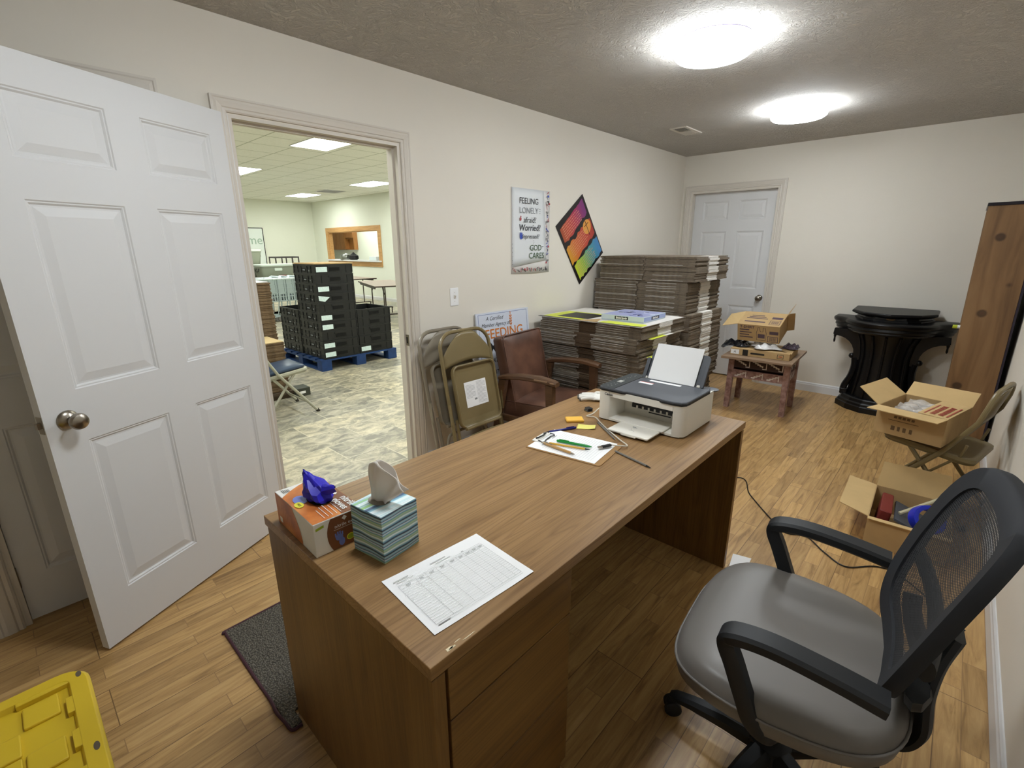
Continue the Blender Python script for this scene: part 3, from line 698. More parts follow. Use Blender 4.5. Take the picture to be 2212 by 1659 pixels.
# clipboard
cb = thing('clipboard', 'brown clipboard holding a ruled white list, pens lying across it', 'clipboard', (1.408, 0.985, DT), rotz=-PI/2-0.05+0.18)
# local x = length (clip at -x ... ), measured corners give size .32 x .23
cb.rotation_euler = (0, 0, math.atan2(0.813-1.113, 1.324-1.279))
M['hardboard'] = mat('brown_hardboard', '#9a7444', 0.5, var=0.1)
g = G(); g.rbox(-0.152, 0.160, -0.112, 0.112, 0, 0.003, 0.012, e=0.0008); obj('board', g, M['hardboard'], cb)
g = wavy_sheet(0.279, 0.212, 0.0); 
for i, v in enumerate(g.v): g.v[i] = (v[0]-0.003, v[1], v[2]+0.003)
obj('ruled_sheet', g, M['paper'], cb)
g = G(); Z = 0.0058
for k in range(20): hline(-0.085+k*0.0105, -0.092, -0.085+k*0.0105, 0.088, 0.0005)
hline(-0.10, 0.01, -0.10, 0.05, 0.002); hline(-0.10, -0.07, -0.10, -0.03, 0.002)
obj('ruling', g, M['print'], cb)
g = G(); g.rbox(-0.158, -0.128, -0.05, 0.05, 0.003, 0.008, 0.006, e=0.001, m=0)
g.tube([(-0.13, -0.045, 0.010), (-0.112, -0.048, 0.008), (-0.106, -0.04, 0.0075), (-0.110, -0.02, 0.009), (-0.112, 0.02, 0.009), (-0.106, 0.04, 0.0075), (-0.112, 0.048, 0.008), (-0.13, 0.045, 0.010)], 0.0022, 8, 1)
g.tube([(-0.15, -0.03, 0.010), (-0.14, -0.03, 0.014), (-0.135, 0, 0.015), (-0.14, 0.03, 0.014), (-0.15, 0.03, 0.010)], 0.003, 8, 1)
obj('clip', g, [M['carton_white'], M['black']], cb)
# pens
def pen(name, label, cat, p0, p1, r, cols, tipcol, z):
    d = math.hypot(p1[0]-p0[0], p1[1]-p0[1]); t = thing(name, label, cat, (p0[0], p0[1], z+r), rotz=math.atan2(p1[1]-p0[1], p1[0]-p0[0]))
    X = frame((0, 0, 0), (0, 1, 0), (0, 0, 1))  # z axis -> +x
    X = Matrix(((0, 0, 1, 0), (1, 0, 0, 0), (0, 1, 0, 0), (0, 0, 0, 1)))
    g = G(); g.lathe([(r*0.7, 0), (r, 0.003), (r, d*0.8), (r*0.9, d*0.88)], 12, 0, X); obj('barrel', g, cols, t)
    g = G(); g.lathe([(r*0.9, d*0.88), (r*0.45, d*0.97), (r*0.12, d)], 12, 0, X); obj('tip', g, tipcol, t)
    return t, X, d
M['green'] = mat('green_plastic', '#1f8f3c', 0.3); M['pen_yellow'] = mat('yellow_pencil_paint', '#d8a93a', 0.4); M['tan'] = mat('tan_bamboo', '#b98f55', 0.5); M['navy'] = mat('navy_plastic', '#1c2070', 0.25); M['grey'] = mat('grey_plastic', '#6d6a66', 0.4)
TZ = DT+0.0062
t, X, d = pen('pen', 'green ballpoint pen lying on the clipboard sheet', 'pen', (1.388, 1.050), (1.428, 0.913), 0.0052, M['green'], M['green'], TZ)
g = G(); g.box(0.01, 0.05, -0.002, 0.002, 0.005, 0.008); obj('pocket_clip', g, M['green'], t)
pen('pencil', 'yellow pencil lying between the green and the tan pen on the clipboard', 'pencil', (1.352, 1.060), (1.404, 0.906), 0.0037, M['pen_yellow'], M['ink'], TZ)
t, X, d = pen('pen', 'tan bamboo pen with a metal tip on the clipboard', 'pen', (1.335, 1.072), (1.329, 0.922), 0.0052, M['tan'], M['nickel'], TZ)
g = G(); g.lathe([(0.003, -0.012), (0.0035, -0.004), (0.0048, 0.0), (0.0054, 0.012)], 12, 0, X); g.box(0.0, 0.04, -0.0015, 0.0015, 0.005, 0.0075); obj('pocket_clip', g, M['nickel'], t)
t, X, d = pen('pen', 'dark blue ballpoint pen beside the yellow sticky note', 'pen', (1.566, 1.086), (1.437, 1.147), 0.005, M['navy'], M['ink'], DT)
g = G(); g.box(0.01, 0.045, -0.002, 0.002, 0.0045, 0.0075); obj('pocket_clip', g, M['navy'], t)
pen('pencil', 'grey pencil sticking out from under the clipboard corner', 'pencil', (1.468, 0.838), (1.427, 0.672), 0.004, M['grey'], M['ink'], DT)
pen('pencil', 'grey pencil lying beside the white cable in front of the printer', 'pencil', (1.683, 1.054), (1.562, 0.892), 0.004, M['grey'], M['grey'], DT)
g = G(); g.rbox(-0.038, 0.038, -0.026, 0.026, 0, 0.012, 0.002); tag(obj('sticky_note_pad', g, mat('orange_yellow_paper', '#efb848', 0.6), loc=(1.640, 1.146, DT), rot=(0, 0, -0.78)), 'orange-yellow pad of sticky notes lying on the desk', 'sticky notes')
g = G(); g.grid(lambda u, v: ((u-0.5)*0.076, (v-0.5)*0.05*(1-0.5*u*0.6), 0.001+0.014*max(0, u-0.5)**1.5+0.003*v), 10, 6); tag(obj('sticky_note', g, mat('pale_yellow_paper', '#e6de76', 0.6), loc=(1.605, 1.060, DT), rot=(0, 0, -1.1), solid=0.0012), 'curled pale yellow sticky note between the blue pen and the cable', 'sticky note')
# binder clip like black part
t = thing('black_clip', 'small black clip lying beside the white glove', 'clip', (1.793, 1.176, DT), rotz=-0.4)
g = G(); g.rbox(-0.015, 0.015, -0.018, 0.018, 0, 0.006, 0.003); g.rbox(-0.012, 0.015, -0.016, 0.016, 0.006, 0.016, 0.003); obj('clip_body', g, M['black'], t)
g = G(); g.box(-0.0125, -0.0115, -0.012, 0.012, 0.009, 0.011); obj('clip_slot', g, M['grey'], t)
# ---------------- work glove (a pair, flat) ----------------
M['knit'] = mat('white_knit', '#e6e3dc', 0.95, bump=0.6, bscale=350, bdist=0.001); M['fingertip'] = mat('grey_fingertip', '#77736c', 0.8)
def work_glove(name, label, loc, rz, mir=1, z=0.0):
    t = thing(name, label, 'glove', (loc[0], loc[1], DT+z), rotz=rz)
    g = G()
    secs = [(-0.10, 0.036, 0.008), (-0.06, 0.038, 0.010), (-0.03, 0.042, 0.012), (0.0, 0.045, 0.013), (0.02, 0.043, 0.011), (0.03, 0.034, 0.007)]
    g.loft([[(x, w_*math.cos(a), h_+h_*math.sin(a)) for a in [2*PI*k/16 for k in range(16)]] for x, w_, h_ in secs])
    obj('palm', g, M['knit'], t)
    for k, (y0, y1, ln, m_) in enumerate(((-0.030, -0.050, 0.072, 1), (-0.011, -0.018, 0.086, 1), (0.010, 0.012, 0.092, 1), (0.030, 0.040, 0.082, 1))):
        g = G(); x0 = 0.012; P = [(x0, mir*y0, 0.012), (x0+ln*0.35, mir*(y0+(y1-y0)*0.3), 0.015), (x0+ln*0.7, mir*(y0+(y1-y0)*0.7), 0.012), (x0+ln, mir*y1, 0.008)]
        pts = bez(P, 4); n_ = len(pts); rr = [0.0105*(1-0.25*i/n_) for i in range(n_)]; rr[-1] = 0.004; g.tube(pts, rr, 10)
        f = obj('finger', g, M['knit'], t)
        g = G(); g.sphere((x0+ln*0.97, mir*y1*0.985, 0.008), 0.0082, 10); obj('fingertip', g, M['fingertip'], f)
    g = G(); P = [(-0.035, mir*0.035, 0.012), (-0.005, mir*0.058, 0.014), (0.03, mir*0.072, 0.010)]; pts = bez(P, 5); n_ = len(pts)
    g.tube(pts, [0.013*(1-0.3*i/n_) for i in range(n_-1)]+[0.005], 10); obj('thumb', g, M['knit'], t)
    return t
work_glove('work_glove', 'white knit work glove spread flat beside the printer, fingers towards the desk end', (1.968, 1.235), PI/2+0.42, -1)

g = G(); g.add([(0, 0, 0), (0.12, 0.01, 0), (0.10, 0.09, 0), (-0.01, 0.07, 0)], [(0, 1, 2, 3)], 0, None, False)
tag(obj('paper_scrap', g, M['paper'], loc=(2.145, 0.50, 0.003), solid=0.001), 'scrap of white paper on the floor at the far foot of the desk', 'paper')

# ================= PRINTER =================
M['p_white'] = mat('printer_white', '#e0dcd2', 0.5, bump=0.15, bscale=500, bdist=0.0004)
M['p_dark'] = mat('printer_slate', '#4b4e54', 0.5, bump=0.2, bscale=400, bdist=0.0004)
M['p_black'] = mat('printer_dark_panel', '#2c3234', 0.45)
pr = thing('printer', 'white and slate grey inkjet printer with blank paper standing in its rear tray', 'printer', (1.737, 1.092, DT), rotz=-PI/2)
PW, PD, PH = 0.392, 0.325, 0.140
g = G()
# side blocks, top beam and back, leaving the front output opening (0.055..0.345 wide)
OX0, OX1, OZ0, OZ1 = 0.058, 0.345, 0.014, 0.112
def rr_side(x0, x1, left):
    pts = rrect(x0, x1, 0, PD, 0.002, 3) ; return pts
left_poly = [(0.0, 0.022), (0.006, 0.006), (0.02, 0.0), (OX0-0.006, 0.0), (OX0, 0.006), (OX0+0.014, 0.16), (OX0+0.014, PD), (0.02, PD), (0.0, PD-0.02)]
right_poly = [(PW-0.045, 0.0), (PW-0.018, 0.006), (PW-0.004, 0.022), (PW, 0.048), (PW, PD-0.03), (PW-0.02, PD), (OX1-0.004, PD), (OX1-0.004, 0.16), (OX1, 0.006), (OX1+0.006, 0.0)]
g.prism(left_poly, 0.006, PH, smooth=True); g.prism(right_poly, 0.006, PH, smooth=True)
g.box(OX0, OX1, 0.0015, PD-0.01, OZ1, PH); g.box(OX0, OX1, 0.12, PD, 0.006, OZ1); g.box(OX0, OX1, 0.0015, 0.17, 0.006, OZ0)
g.box(0.02, PW-0.02, 0.02, PD-0.01, 0, 0.008)
obj('printer_body', g, M['p_white'], pr, angle=50)
g = G()
lid = [(0.0, 0.018), (0.006, 0.004), (0.02, -0.003), (0.12, -0.003), (0.14, 0.004), (0.28, 0.004), (0.30, -0.002), (PW-0.045, -0.002), (PW-0.016, 0.006), (PW-0.002, 0.024), (PW, 0.05), (PW, 0.25), (PW-0.012, 0.285), (PW-0.03, 0.295), (0.02, 0.295), (0.0, 0.28)]
lidp = [(x, y) for x, y in lid]
def shr(poly, d):
    cx = sum(p[0] for p in poly)/len(poly); cy = sum(p[1] for p in poly)/len(poly)
    return [(cx+(x-cx)*(1-d/abs((x-cx) or 1)) if abs(x-cx) > d else x, cy+(y-cy)*(1-d/abs(y-cy)) if abs(y-cy) > d else y) for x, y in poly]
g.loft([[(x, y, PH-0.003) for x, y in shr(lidp, 0.003)], [(x, y, PH+0.001) for x, y in lidp], [(x, y, PH+0.009) for x, y in lidp], [(x, y, PH+0.0115) for x, y in shr(lidp, 0.003)]], smooth=False)
lo = obj('lid', g, M['p_dark'], pr)
g = G(); g.loft([[(x, y, PH-0.0035) for x, y in shr(lidp, -0.0008)], [(x, y, PH+0.0035) for x, y in shr(lidp, -0.0008)]], smooth=False); obj('lid_rim', g, M['black'], lo)
g = G(); g.prism([(0.002, 0.02), (0.02, 0.0), (0.075, 0.0), (0.075, 0.292), (0.02, 0.292), (0.002, 0.28)], PH+0.0105, PH+0.0125); g.box(0.0755, 0.0775, 0.0, 0.292, PH+0.0112, PH+0.0122, 1)
cp = obj('control_panel', g, [M['p_black'], M['shadow_gap']], pr)
g = G(); Z0 = PH+0.0130
g.box(0.028, 0.050, 0.105, 0.140, Z0-0.0004, Z0, 0)
for k, (x, y) in enumerate(((0.03, 0.03), (0.045, 0.035), (0.03, 0.055), (0.048, 0.062), (0.032, 0.078), (0.045, 0.082), (0.036, 0.155), (0.036, 0.17), (0.034, 0.195), (0.038, 0.21), (0.03, 0.235), (0.045, 0.24), (0.04, 0.26))):
    disc(g, x, y, 0.0035, 0.0035, 1, Matrix.Translation((0, 0, Z0)), 8)
obj('display_and_keys', g, [mat('grey_display', '#a9aaa4', 0.4), mat('key_icons', '#8f9490', 0.5)], cp)
g = G(); Z0 = PH+0.0120
g.box(0.105, 0.17, 0.16, 0.185, Z0, Z0+0.0005, 0); g.box(0.105, 0.17, 0.181, 0.186, Z0, Z0+0.0007, 1)
g.rbox(0.13, 0.275, 0.215, 0.236, Z0, Z0+0.0006, 0.004, m=0, e=0.0002)
obj('sticker', g, [M['paper'], mat('red_print', '#c4453a', 0.5)], lo)
g = G(); g.text('Canon', 0.015, frame((0.054, -0.0006, 0.122), (1, 0, 0), (0, 0, 1)), 0, bold=0.0005); 
obj('maker_logo', g, M['ink'], pr)
# inside of the opening
g = G(); g.box(OX0+0.05, OX1-0.004, 0.112, 0.1195, 0.050, 0.068, 0)
for k in range(8): g.box(OX0+0.072+k*0.028, OX0+0.080+k*0.028, 0.109, 0.112, 0.046, 0.062, 1)
g.box(OX0+0.13, OX0+0.23, 0.116, 0.1195, 0.038, 0.042, 0)
obj('roller_slot', g, [M['black'], M['p_white']], pr)
g = G(); g.rbox(0.11, 0.315, -0.012, 0.10, 0.015, 0.021, 0.004, e=0.001); tr = obj('output_tray', g, M['p_white'], pr)
g = G(); g.rbox(0.125, 0.305, -0.118, -0.010, 0.010, 0.017, 0.006, e=0.0015); g.box(0.19, 0.255, -0.122, -0.112, 0.008, 0.012)
te = obj('tray_extension', g, M['p_white'], tr)
g = G(); g.text('L', 0.012, Matrix.Translation((0.205, -0.06, 0.0175)), 0); hl = [(0.20, -0.075, 0.225, -0.075), (0.195, -0.035, 0.21, -0.03), (0.2, -0.04, 0.22, -0.042)]
for a_, b_, c_, d_ in hl: g.box(min(a_, c_), max(a_, c_), min(b_, d_), max(b_, d_)+0.001, 0.0172, 0.0176, 0)
obj('tray_marks', g, M['print'], te)
# rear paper support leaning back
RT = Matrix.Translation((0, 0.262, PH+0.006)) @ Matrix.Rotation(-0.50, 4, 'X')
g = G(); g.rbox(0.088, 0.356, 0.0, 0.150, -0.004, 0.003, 0.02, T=RT @ Matrix.Rotation(PI/2, 4, 'X'), e=0.001); g.rbox(0.075, 0.092, 0.002, 0.10, 0.002, 0.014, 0.004, T=RT @ Matrix.Rotation(PI/2, 4, 'X'), e=0.001); g.rbox(0.345, 0.360, 0.002, 0.10, 0.002, 0.014, 0.004, T=RT @ Matrix.Rotation(PI/2, 4, 'X'), e=0.001)
obj('paper_support', g, M['p_dark'], pr)
g = G(); g.rbox(0.078, 0.100, -0.012, 0.006, 0.0, 0.012, 0.004, T=RT); g.rbox(0.330, 0.352, -0.012, 0.006, 0.0, 0.012, 0.004, T=RT); obj('paper_guide', g, M['p_white'], pr)
g = G(); g.lathe([(0.03, 0), (0.032, 0.002), (0.032, 0.004), (0.024, 0.006)], 20, 0, Matrix.Translation((0.372, 0.315, PH-0.005))); obj('paper_stop', g, M['p_dark'], pr)
ps = thing('paper_stack', 'blank white sheets standing in the rear tray of the printer', 'paper', (1.737+0.262, 1.092, DT+PH+0.008), rotz=-PI/2)
ST = Matrix.Rotation(-0.50, 4, 'X')
g = G(); g.box(0.1045, 0.3205, -0.011, -0.006, 0.0, 0.172, T=ST @ Matrix.Translation((0, 0, 0))); obj('sheets', g, M['paper'], ps)
# printer cable
M['cable_white'] = mat('white_cable', '#cfc9ba', 0.5)
tc = thing('usb_cable', 'white cable running from the printer to a black plug on the clipboard', 'cable', (1.78, 1.10, DT))
def wpx(pts, z0): return [(x-1.78, y-1.10, z) for x, y, z in pts]
g = G(); g.tube(bez([(0.06, 0.02, 0.03), (0.02, 0.025, 0.02), (-0.02, 0.030, 0.005), (-0.062, 0.035, 0.004), (-0.055, -0.005, 0.006), (-0.09, -0.055, 0.004), (-0.14, -0.12, 0.005), (-0.205, -0.215, 0.006), (-0.245, -0.275, 0.008), (-0.272, -0.262, 0.012), (-0.290, -0.232, 0.013)], 6), 0.0027, 8); obj('cord', g, M['cable_white'], tc)
g = G(); PT = frame((-0.291, -0.231, 0.013), (-0.62, 0.25, 0), (0, 0, 1)); g.rbox(0, 0.042, -0.004, 0.004, -0.008, 0.008, 0.002, T=PT, m=0); g.box(0.042, 0.058, -0.0025, 0.0025, -0.006, 0.006, 1, PT); obj('plug', g, [M['black'], M['nickel']], tc)

# ================= OFFICE CHAIR =================
M['vinyl_grey'] = mat('grey_vinyl', '#77726d', 0.42, bump=0.06, bscale=900, bdist=0.0003)
M['chair_black'] = mat('chair_black_plastic', '#1d1f22', 0.55, bump=0.05, bscale=600, bdist=0.0003)
t = NT('black_chair_mesh')
co = t.coord(scale=(1, 1, 1)); wv = t.n('ShaderNodeTexWave', i_Scale=50.0); wv.bands_direction = 'X'; t.l(co, wv.inputs[0])
wz = t.n('ShaderNodeTexWave', i_Scale=60.0); wz.bands_direction = 'Z'; t.l(co, wz.inputs[0])
mx = t.n('ShaderNodeMath', operation='MULTIPLY'); t.l(wv.outputs[1], mx.inputs[0]); t.l(wz.outputs[1], mx.inputs[1])
al = t.n('ShaderNodeMath', operation='LESS_THAN'); al.inputs[1].default_value = 0.50; t.l(mx.outputs[0], al.inputs[0]); t.l(al.outputs[0], t.b.inputs['Alpha'])
t.b.inputs['Base Color'].default_value = (*hexc('#26272a'), 1); t.b.inputs['Roughness'].default_value = 0.8
M['chair_mesh'] = t.m
oc = thing('office_chair', 'black mesh-back office armchair with a grey vinyl seat, pulled up to the desk', 'office chair', (1.262, 0.165, 0), rotz=0.09)
def sup(a, rx, ry, ex=2.6):
    c, s = math.cos(a), math.sin(a); return (rx*abs(c)**(2/ex)*(1 if c >= 0 else -1), ry*abs(s)**(2/ex)*(1 if s >= 0 else -1))
g = G(); rings = []
NS = 48
for z, k, dy in ((0.400, 0.90, 0), (0.398, 0.955, 0), (0.412, 0.985, 0.0), (0.432, 1.0, 0), (0.440, 1.005, 0), (0.448, 1.0, 0), (0.466, 0.985, 0), (0.480, 0.955, 0), (0.488, 0.90, 0), (0.491, 0.75, 0), (0.490, 0.5, 0), (0.4885, 0.25, 0)):
    r_ = []
    for i in range(NS):
        x, y = sup(2*PI*i/NS, 0.287*k, 0.255*k, 3.3)
        fall = -0.030*max(0, (y-0.12)/0.13)**2 if y > 0.12 else 0.0
        side = 0.006*(abs(x)/0.272)**2*(1 if k < 0.97 else 0)
        r_.append((x*(1-0.10*max(0, -y)/0.25), y, z+fall+side))
    rings.append(r_)
g.loft(rings)
obj('seat', g, M['vinyl_grey'], oc, angle=60)
g = G()
for zz, kk in ((0.452, 1.006),):
    P = []
    for i in range(NS):
        x, y = sup(2*PI*i/NS, 0.287*kk, 0.255*kk, 3.3); fall = -0.030*max(0, (y-0.12)/0.13)**2 if y > 0.12 else 0.0
        P.append((x*(1-0.10*max(0, -y)/0.25), y, zz+fall))
    g.tube(P, 0.0035, 8, closed=True)
obj('piping', g, M['vinyl_grey'], oc, angle=60)
g = G(); g.prism(rrect(-0.20, 0.20, -0.2, 0.2, 0.06, 5), 0.375, 0.402); g.rbox(-0.08, 0.08, -0.12, 0.12, 0.335, 0.378, 0.02); obj('seat_pan', g, M['chair_black'], oc)
for s in (-1, 1):
    X0 = s*0.276; g = G()
    # arm loop: pad, slanted front upright, foot under the seat
    path = [(X0, -0.185, 0.628), (X0, -0.10, 0.640), (X0, 0.0, 0.648), (X0, 0.065, 0.644), (X0, 0.100, 0.632), (X0, 0.104, 0.608), (X0, 0.085, 0.565), (X0*1.0, 0.055, 0.49), (X0*0.99, 0.03, 0.43), (X0*0.93, 0.0, 0.395), (X0*0.78, -0.01, 0.385), (X0*0.5, -0.01, 0.385)]
    pts = bez(path, 5); rings = []
    n_ = len(pts)
    for i, p in enumerate(pts):
        t_ = (pts[min(i+1, n_-1)]-pts[max(i-1, 0)]).normalized()
        f = i/(n_-1)
        wdt = 0.030 if f < 0.33 else 0.030-0.010*min(1, (f-0.33)/0.12)     # half width across
        thk = 0.016 if f < 0.30 else 0.016+0.003*min(1, (f-0.30)/0.2)
        side = Vector((1, 0, 0)) if f < 0.72 else Vector((1, 0, 0)).lerp(Vector((0, 1, 0)), min(1, (f-0.72)/0.15))
        side = (side-t_*side.dot(t_)).normalized(); up = t_.cross(side).normalized()
        ring = []
        for cx, cy in ((1, .55), (.75, 1), (-.75, 1), (-1, .55), (-1, -.55), (-.75, -1), (.75, -1), (1, -.55)):
            ring.append(tuple(p+side*wdt*cx+up*thk*cy))
        rings.append(ring)
    g.loft(rings)
    obj('armrest', g, M['chair_black'], oc, angle=40)
# back
BW0, BW1, BZ0, BZ1 = 0.215, 0.195, 0.55, 0.998
def backpt(u, v):
    """u -1..1 across, v 0..1 up"""
    z = BZ0+(BZ1-BZ0)*v
    wv_ = (0.198+0.040*math.sin(PI*min(1, v*0.9+0.05))+0.008*v)
    y = -0.188-0.075*v-0.055*v*v+0.025*u*u
    return (u*wv_, y, z)
def outline(k=1.0, n=64, off=0.0):
    P = []
    for i in range(n):
        a = 2*PI*i/n; x, y = sup(a, k, k, 5.6)
        u = x; v = 0.5+0.5*y; p = backpt(u, v); P.append((p[0], p[1]+off, p[2]))
    return P
g = G(); A_ = outline(1.0); B_ = outline(0.80); n = len(A_); 
A2 = [(x, y-0.030, z) for x, y, z in A_]; B2 = [(x, y-0.022, z) for x, y, z in B_]
A1 = [(x*1.02, y-0.014, (z-0.76)*1.01+0.76) for x, y, z in A_]
vs = A_+A1+A2+B2+B_; fs = []
for k in range(5):
    for i in range(n): fs.append((k*n+i, k*n+(i+1) % n, ((k+1) % 5)*n+(i+1) % n, ((k+1) % 5)*n+i))
g.add(vs, fs); obj('back_frame', g, mat('back_frame_cover', '#222429', 0.75, bump=0.2, bscale=700, bdist=0.0004), oc, angle=60)
g = G()
def mfn(u, v):
    x, y = (u*2-1), (v*2-1)
    # square to superellipse
    s = 0.85; xx = x*s*(1-0.06*abs(y)**3); yy = y*s*(1-0.04*abs(x)**3); p = backpt(xx, 0.5+0.5*yy); return (p[0], p[1]-0.006, p[2])
g.grid(mfn, 22, 28); obj('mesh_back', g, M['chair_mesh'], oc, angle=80)
g = G()
def rib(v, hw, rad, off, flat=1.0):
    pts = [Vector(backpt(u/10*hw, v))+Vector((0, off, 0)) for u in range(-10, 11)]; g.tube([tuple(p) for p in pts], rad, 10, flat=flat, up=(0, 0, 1))
rib(0.34, 0.98, 0.014, -0.034, 1.8)
obj('lumbar_bar', g, M['chair_black'], oc)
g = G(); path = [(0, -0.02, 0.330), (0, -0.16, 0.325), (0, -0.245, 0.345), (0, -0.278, 0.42), (0, -0.270, 0.52), (0, -0.275, 0.60), (0, -0.295, 0.67)]
pts = bez(path, 6); n_ = len(pts); rings = []
for i, p in enumerate(pts):
    t_ = (pts[min(i+1, n_-1)]-pts[max(i-1, 0)]).normalized(); side = Vector((1, 0, 0)); up = t_.cross(side)
    f = i/(n_-1); hw = 0.055+0.040*math.sin(PI*min(1, max(0, (f-0.25)/0.75)))
    rings.append([tuple(p+side*hw*cx+up*0.014*cy) for cx, cy in ((1, .4), (.8, 1), (-.8, 1), (-1, .4), (-1, -.4), (-.8, -1), (.8, -1), (1, -.4))])
g.loft(rings)
for s in (-1, 1):
    g.tube(bez([(s*0.03, -0.262, 0.55), (s*0.09, -0.255, 0.54), (s*0.15, -0.240, 0.57), (s*0.175, -0.235, 0.61)], 5), 0.020, 8, flat=1.5)
obj('spine', g, M['chair_black'], oc)
g = G(); g.lathe([(0.028, 0.08), (0.028, 0.20), (0.022, 0.205), (0.022, 0.34), (0.05, 0.345)], 20); obj('gas_lift', g, M['chair_black'], oc)
g = G(); g.lathe([(0.03, 0.062), (0.055, 0.066), (0.055, 0.115), (0.04, 0.125), (0.03, 0.13)], 20)
A0 = PI/2-0.03
for k in range(5):
    a = A0+2*PI*k/5; c, s = math.cos(a), math.sin(a); rings = []
    for r_, z, hw, hh in ((0.03, 0.095, 0.030, 0.022), (0.12, 0.096, 0.026, 0.020), (0.22, 0.085, 0.021, 0.014), (0.275, 0.074, 0.019, 0.010), (0.29, 0.070, 0.012, 0.006)):
        rings.append([(c*r_-s*hw*cx, s*r_+c*hw*cx, z+hh*cy) for cx, cy in ((1, -1), (1, .3), (.55, 1), (-.55, 1), (-1, .3), (-1, -1))])
    g.loft(rings)
base = obj('star_base', g, M['chair_black'], oc, angle=40)
for k in range(5):
    a = A0+2*PI*k/5; c, s = math.cos(a), math.sin(a); g = G()
    T = Matrix.Translation((c*0.28, s*0.28, 0.027)) @ Matrix.Rotation(a+0.5, 4, 'Z')
    for q in (-1, 1): g.lathe([(0.004, q*0.006), (0.025, q*0.006), (0.027, q*0.010), (0.027, q*0.020), (0.022, q*0.024), (0.004, q*0.025)], 18, 0, T @ Matrix.Rotation(PI/2, 4, 'X'))
    g.sphere((0, 0, 0.012), 0.024, 12, 0, T, (1, 0.8, 0.9)); g.tube([(0, 0, 0.02), (0, 0, 0.045)], 0.007, 8, T=T)
    obj('caster', g, M['chair_black'], oc)

# ================= MAT, TOTE =================
t = NT('woven_mat_pile'); co = t.coord(scale=(1, 1, 1))
v = t.n('ShaderNodeTexVoronoi', i_Scale=150.0); v.feature = 'F1'; t.l(co, v.inputs[0]); nz = t.n('ShaderNodeTexNoise', i_Scale=120.0, i_Detail=3.0); t.l(co, nz.inputs[0])
c = t.ramp(v.outputs['Distance'], [(0.1, hexc('#8a8478')), (0.45, hexc('#6f695d')), (0.8, hexc('#413d36'))]); t.l(c, t.b.inputs['Base Color']); t.b.inputs['Roughness'].default_value = 0.95
inv = t.ramp(v.outputs['Distance'], [(0, (1, 1, 1)), (0.7, (0, 0, 0))]); t.bump(inv, 1.0, 0.008)
mt = thing('floor_mat', 'dark grey woven floor mat with maroon edging beside the desk', 'floor mat', (0.362, 1.36, 0))
g = G()
outl = [(0.003, -0.058), (0.0395, -0.058), (0.0395, 0.0), (0.90, 0.0), (0.90, 0.54), (0.0, 0.54), (0.003, 0.25)]
g.prism(outl, 0.001, 0.010, 0); obj('mat_pile', g, t.m, mt, bevel=0.002)
g = G(); g.tube(bez([(0.90, 0.545, 0.005), (0.45, 0.546, 0.005), (0.03, 0.545, 0.005), (0.0, 0.53, 0.005), (-0.002, 0.48, 0.005), (-0.001, 0.25, 0.005), (0.001, 0.10, 0.006), (-0.006, 0.03, 0.014), (0.000, -0.02, 0.010), (0.003, -0.052, 0.006), (0.012, -0.063, 0.005), (0.036, -0.064, 0.005)], 6), 0.0055, 8)
obj('edge_binding', g, mat('maroon_binding', '#4a2a33', 0.8), mt)
M['yellow'] = mat('yellow_plastic', '#d9b92c', 0.42, bump=0.08, bscale=700, bdist=0.0004)
tt = thing('storage_tote', 'black storage tote with a ribbed yellow lid at the lower left corner', 'storage tote', (-0.42, 1.335, 0))
g = G(); hx, hy = 0.375, 0.245; rings = []
for z, k in ((0.0, 0.86), (0.01, 0.88), (0.30, 0.95), (0.335, 0.955), (0.335, 0.985), (0.350, 0.985)): rings.append([(x*1.0, y, z) for x, y in rrect(-hx*k, hx*k, -hy*k, hy*k, 0.05, 5)])
g.loft(rings, cap=True); obj('tote_body', g, M['black'], tt)
g = G()
LX, LY = 0.392, 0.268   # half sizes; world +x edge at -0.028, +y edge at 1.603
def ring(k, z, r=0.06): return [(x, y, z) for x, y in rrect(-LX+k, LX-k, -LY+k, LY-k, r, 6)]
g.loft([ring(0.006, 0.338), ring(0.0, 0.340), ring(0.0, 0.362), ring(0.006, 0.370), ring(0.040, 0.370, 0.02), ring(0.045, 0.355, 0.018)], cap=False)
g.add([(x, y, 0.355) for x, y in rrect(-LX+0.045, LX-0.045, -LY+0.045, LY-0.045, 0.018, 6)], [tuple(range(28))], 0, None, False)
# raised blocks in the recess
nx, ny = 9, 5; ax, ay = LX-0.062, LY-0.062; cw, ch = 2*ax/nx, 2*ay/ny
for i in range(nx):
    for j in range(ny):
        x0, y0 = -ax+i*cw+0.003, -ay+j*ch+0.003
        edge_ = (i in (0, nx-1)) != (j in (0, ny-1))
        if edge_ and (i+j) % 2 == 1: continue
        g.rbox(x0, x0+cw-0.006, y0, y0+ch-0.006, 0.354, 0.363, 0.004, 2, e=0.002)
for s in (-1, 1):
    for k in (-0.3, 0, 0.3): g.cbox((k, s*(LY-0.046), 0.362), (0.10, 0.016, 0.014))
    for k in (-0.14, 0.14, 0.0): g.cbox((s*(LX-0.046), k*0.9, 0.362), (0.016, 0.06, 0.014))
lidt = obj('tote_lid', g, M['yellow'], tt, bevel=0.0015)
g = G()
for sx in (-1, 1):
    for sy in (-1, 1): g.prism([(sx*(LX-0.020)+0.006*math.cos(a), sy*(LY-0.040)+0.012*math.sin(a)) for a in [2*PI*k/12 for k in range(12)]], 0.3695, 0.3706)
for sx in (-1, 1): g.prism([(sx*(LX-0.018)+0.006*math.cos(a), 0.0+0.014*math.sin(a)-0.06) for a in [2*PI*k/12 for k in range(12)]], 0.3695, 0.3706)
obj('hasp_hole', g, mat('hole_shade', '#5e5546', 0.9), lidt)

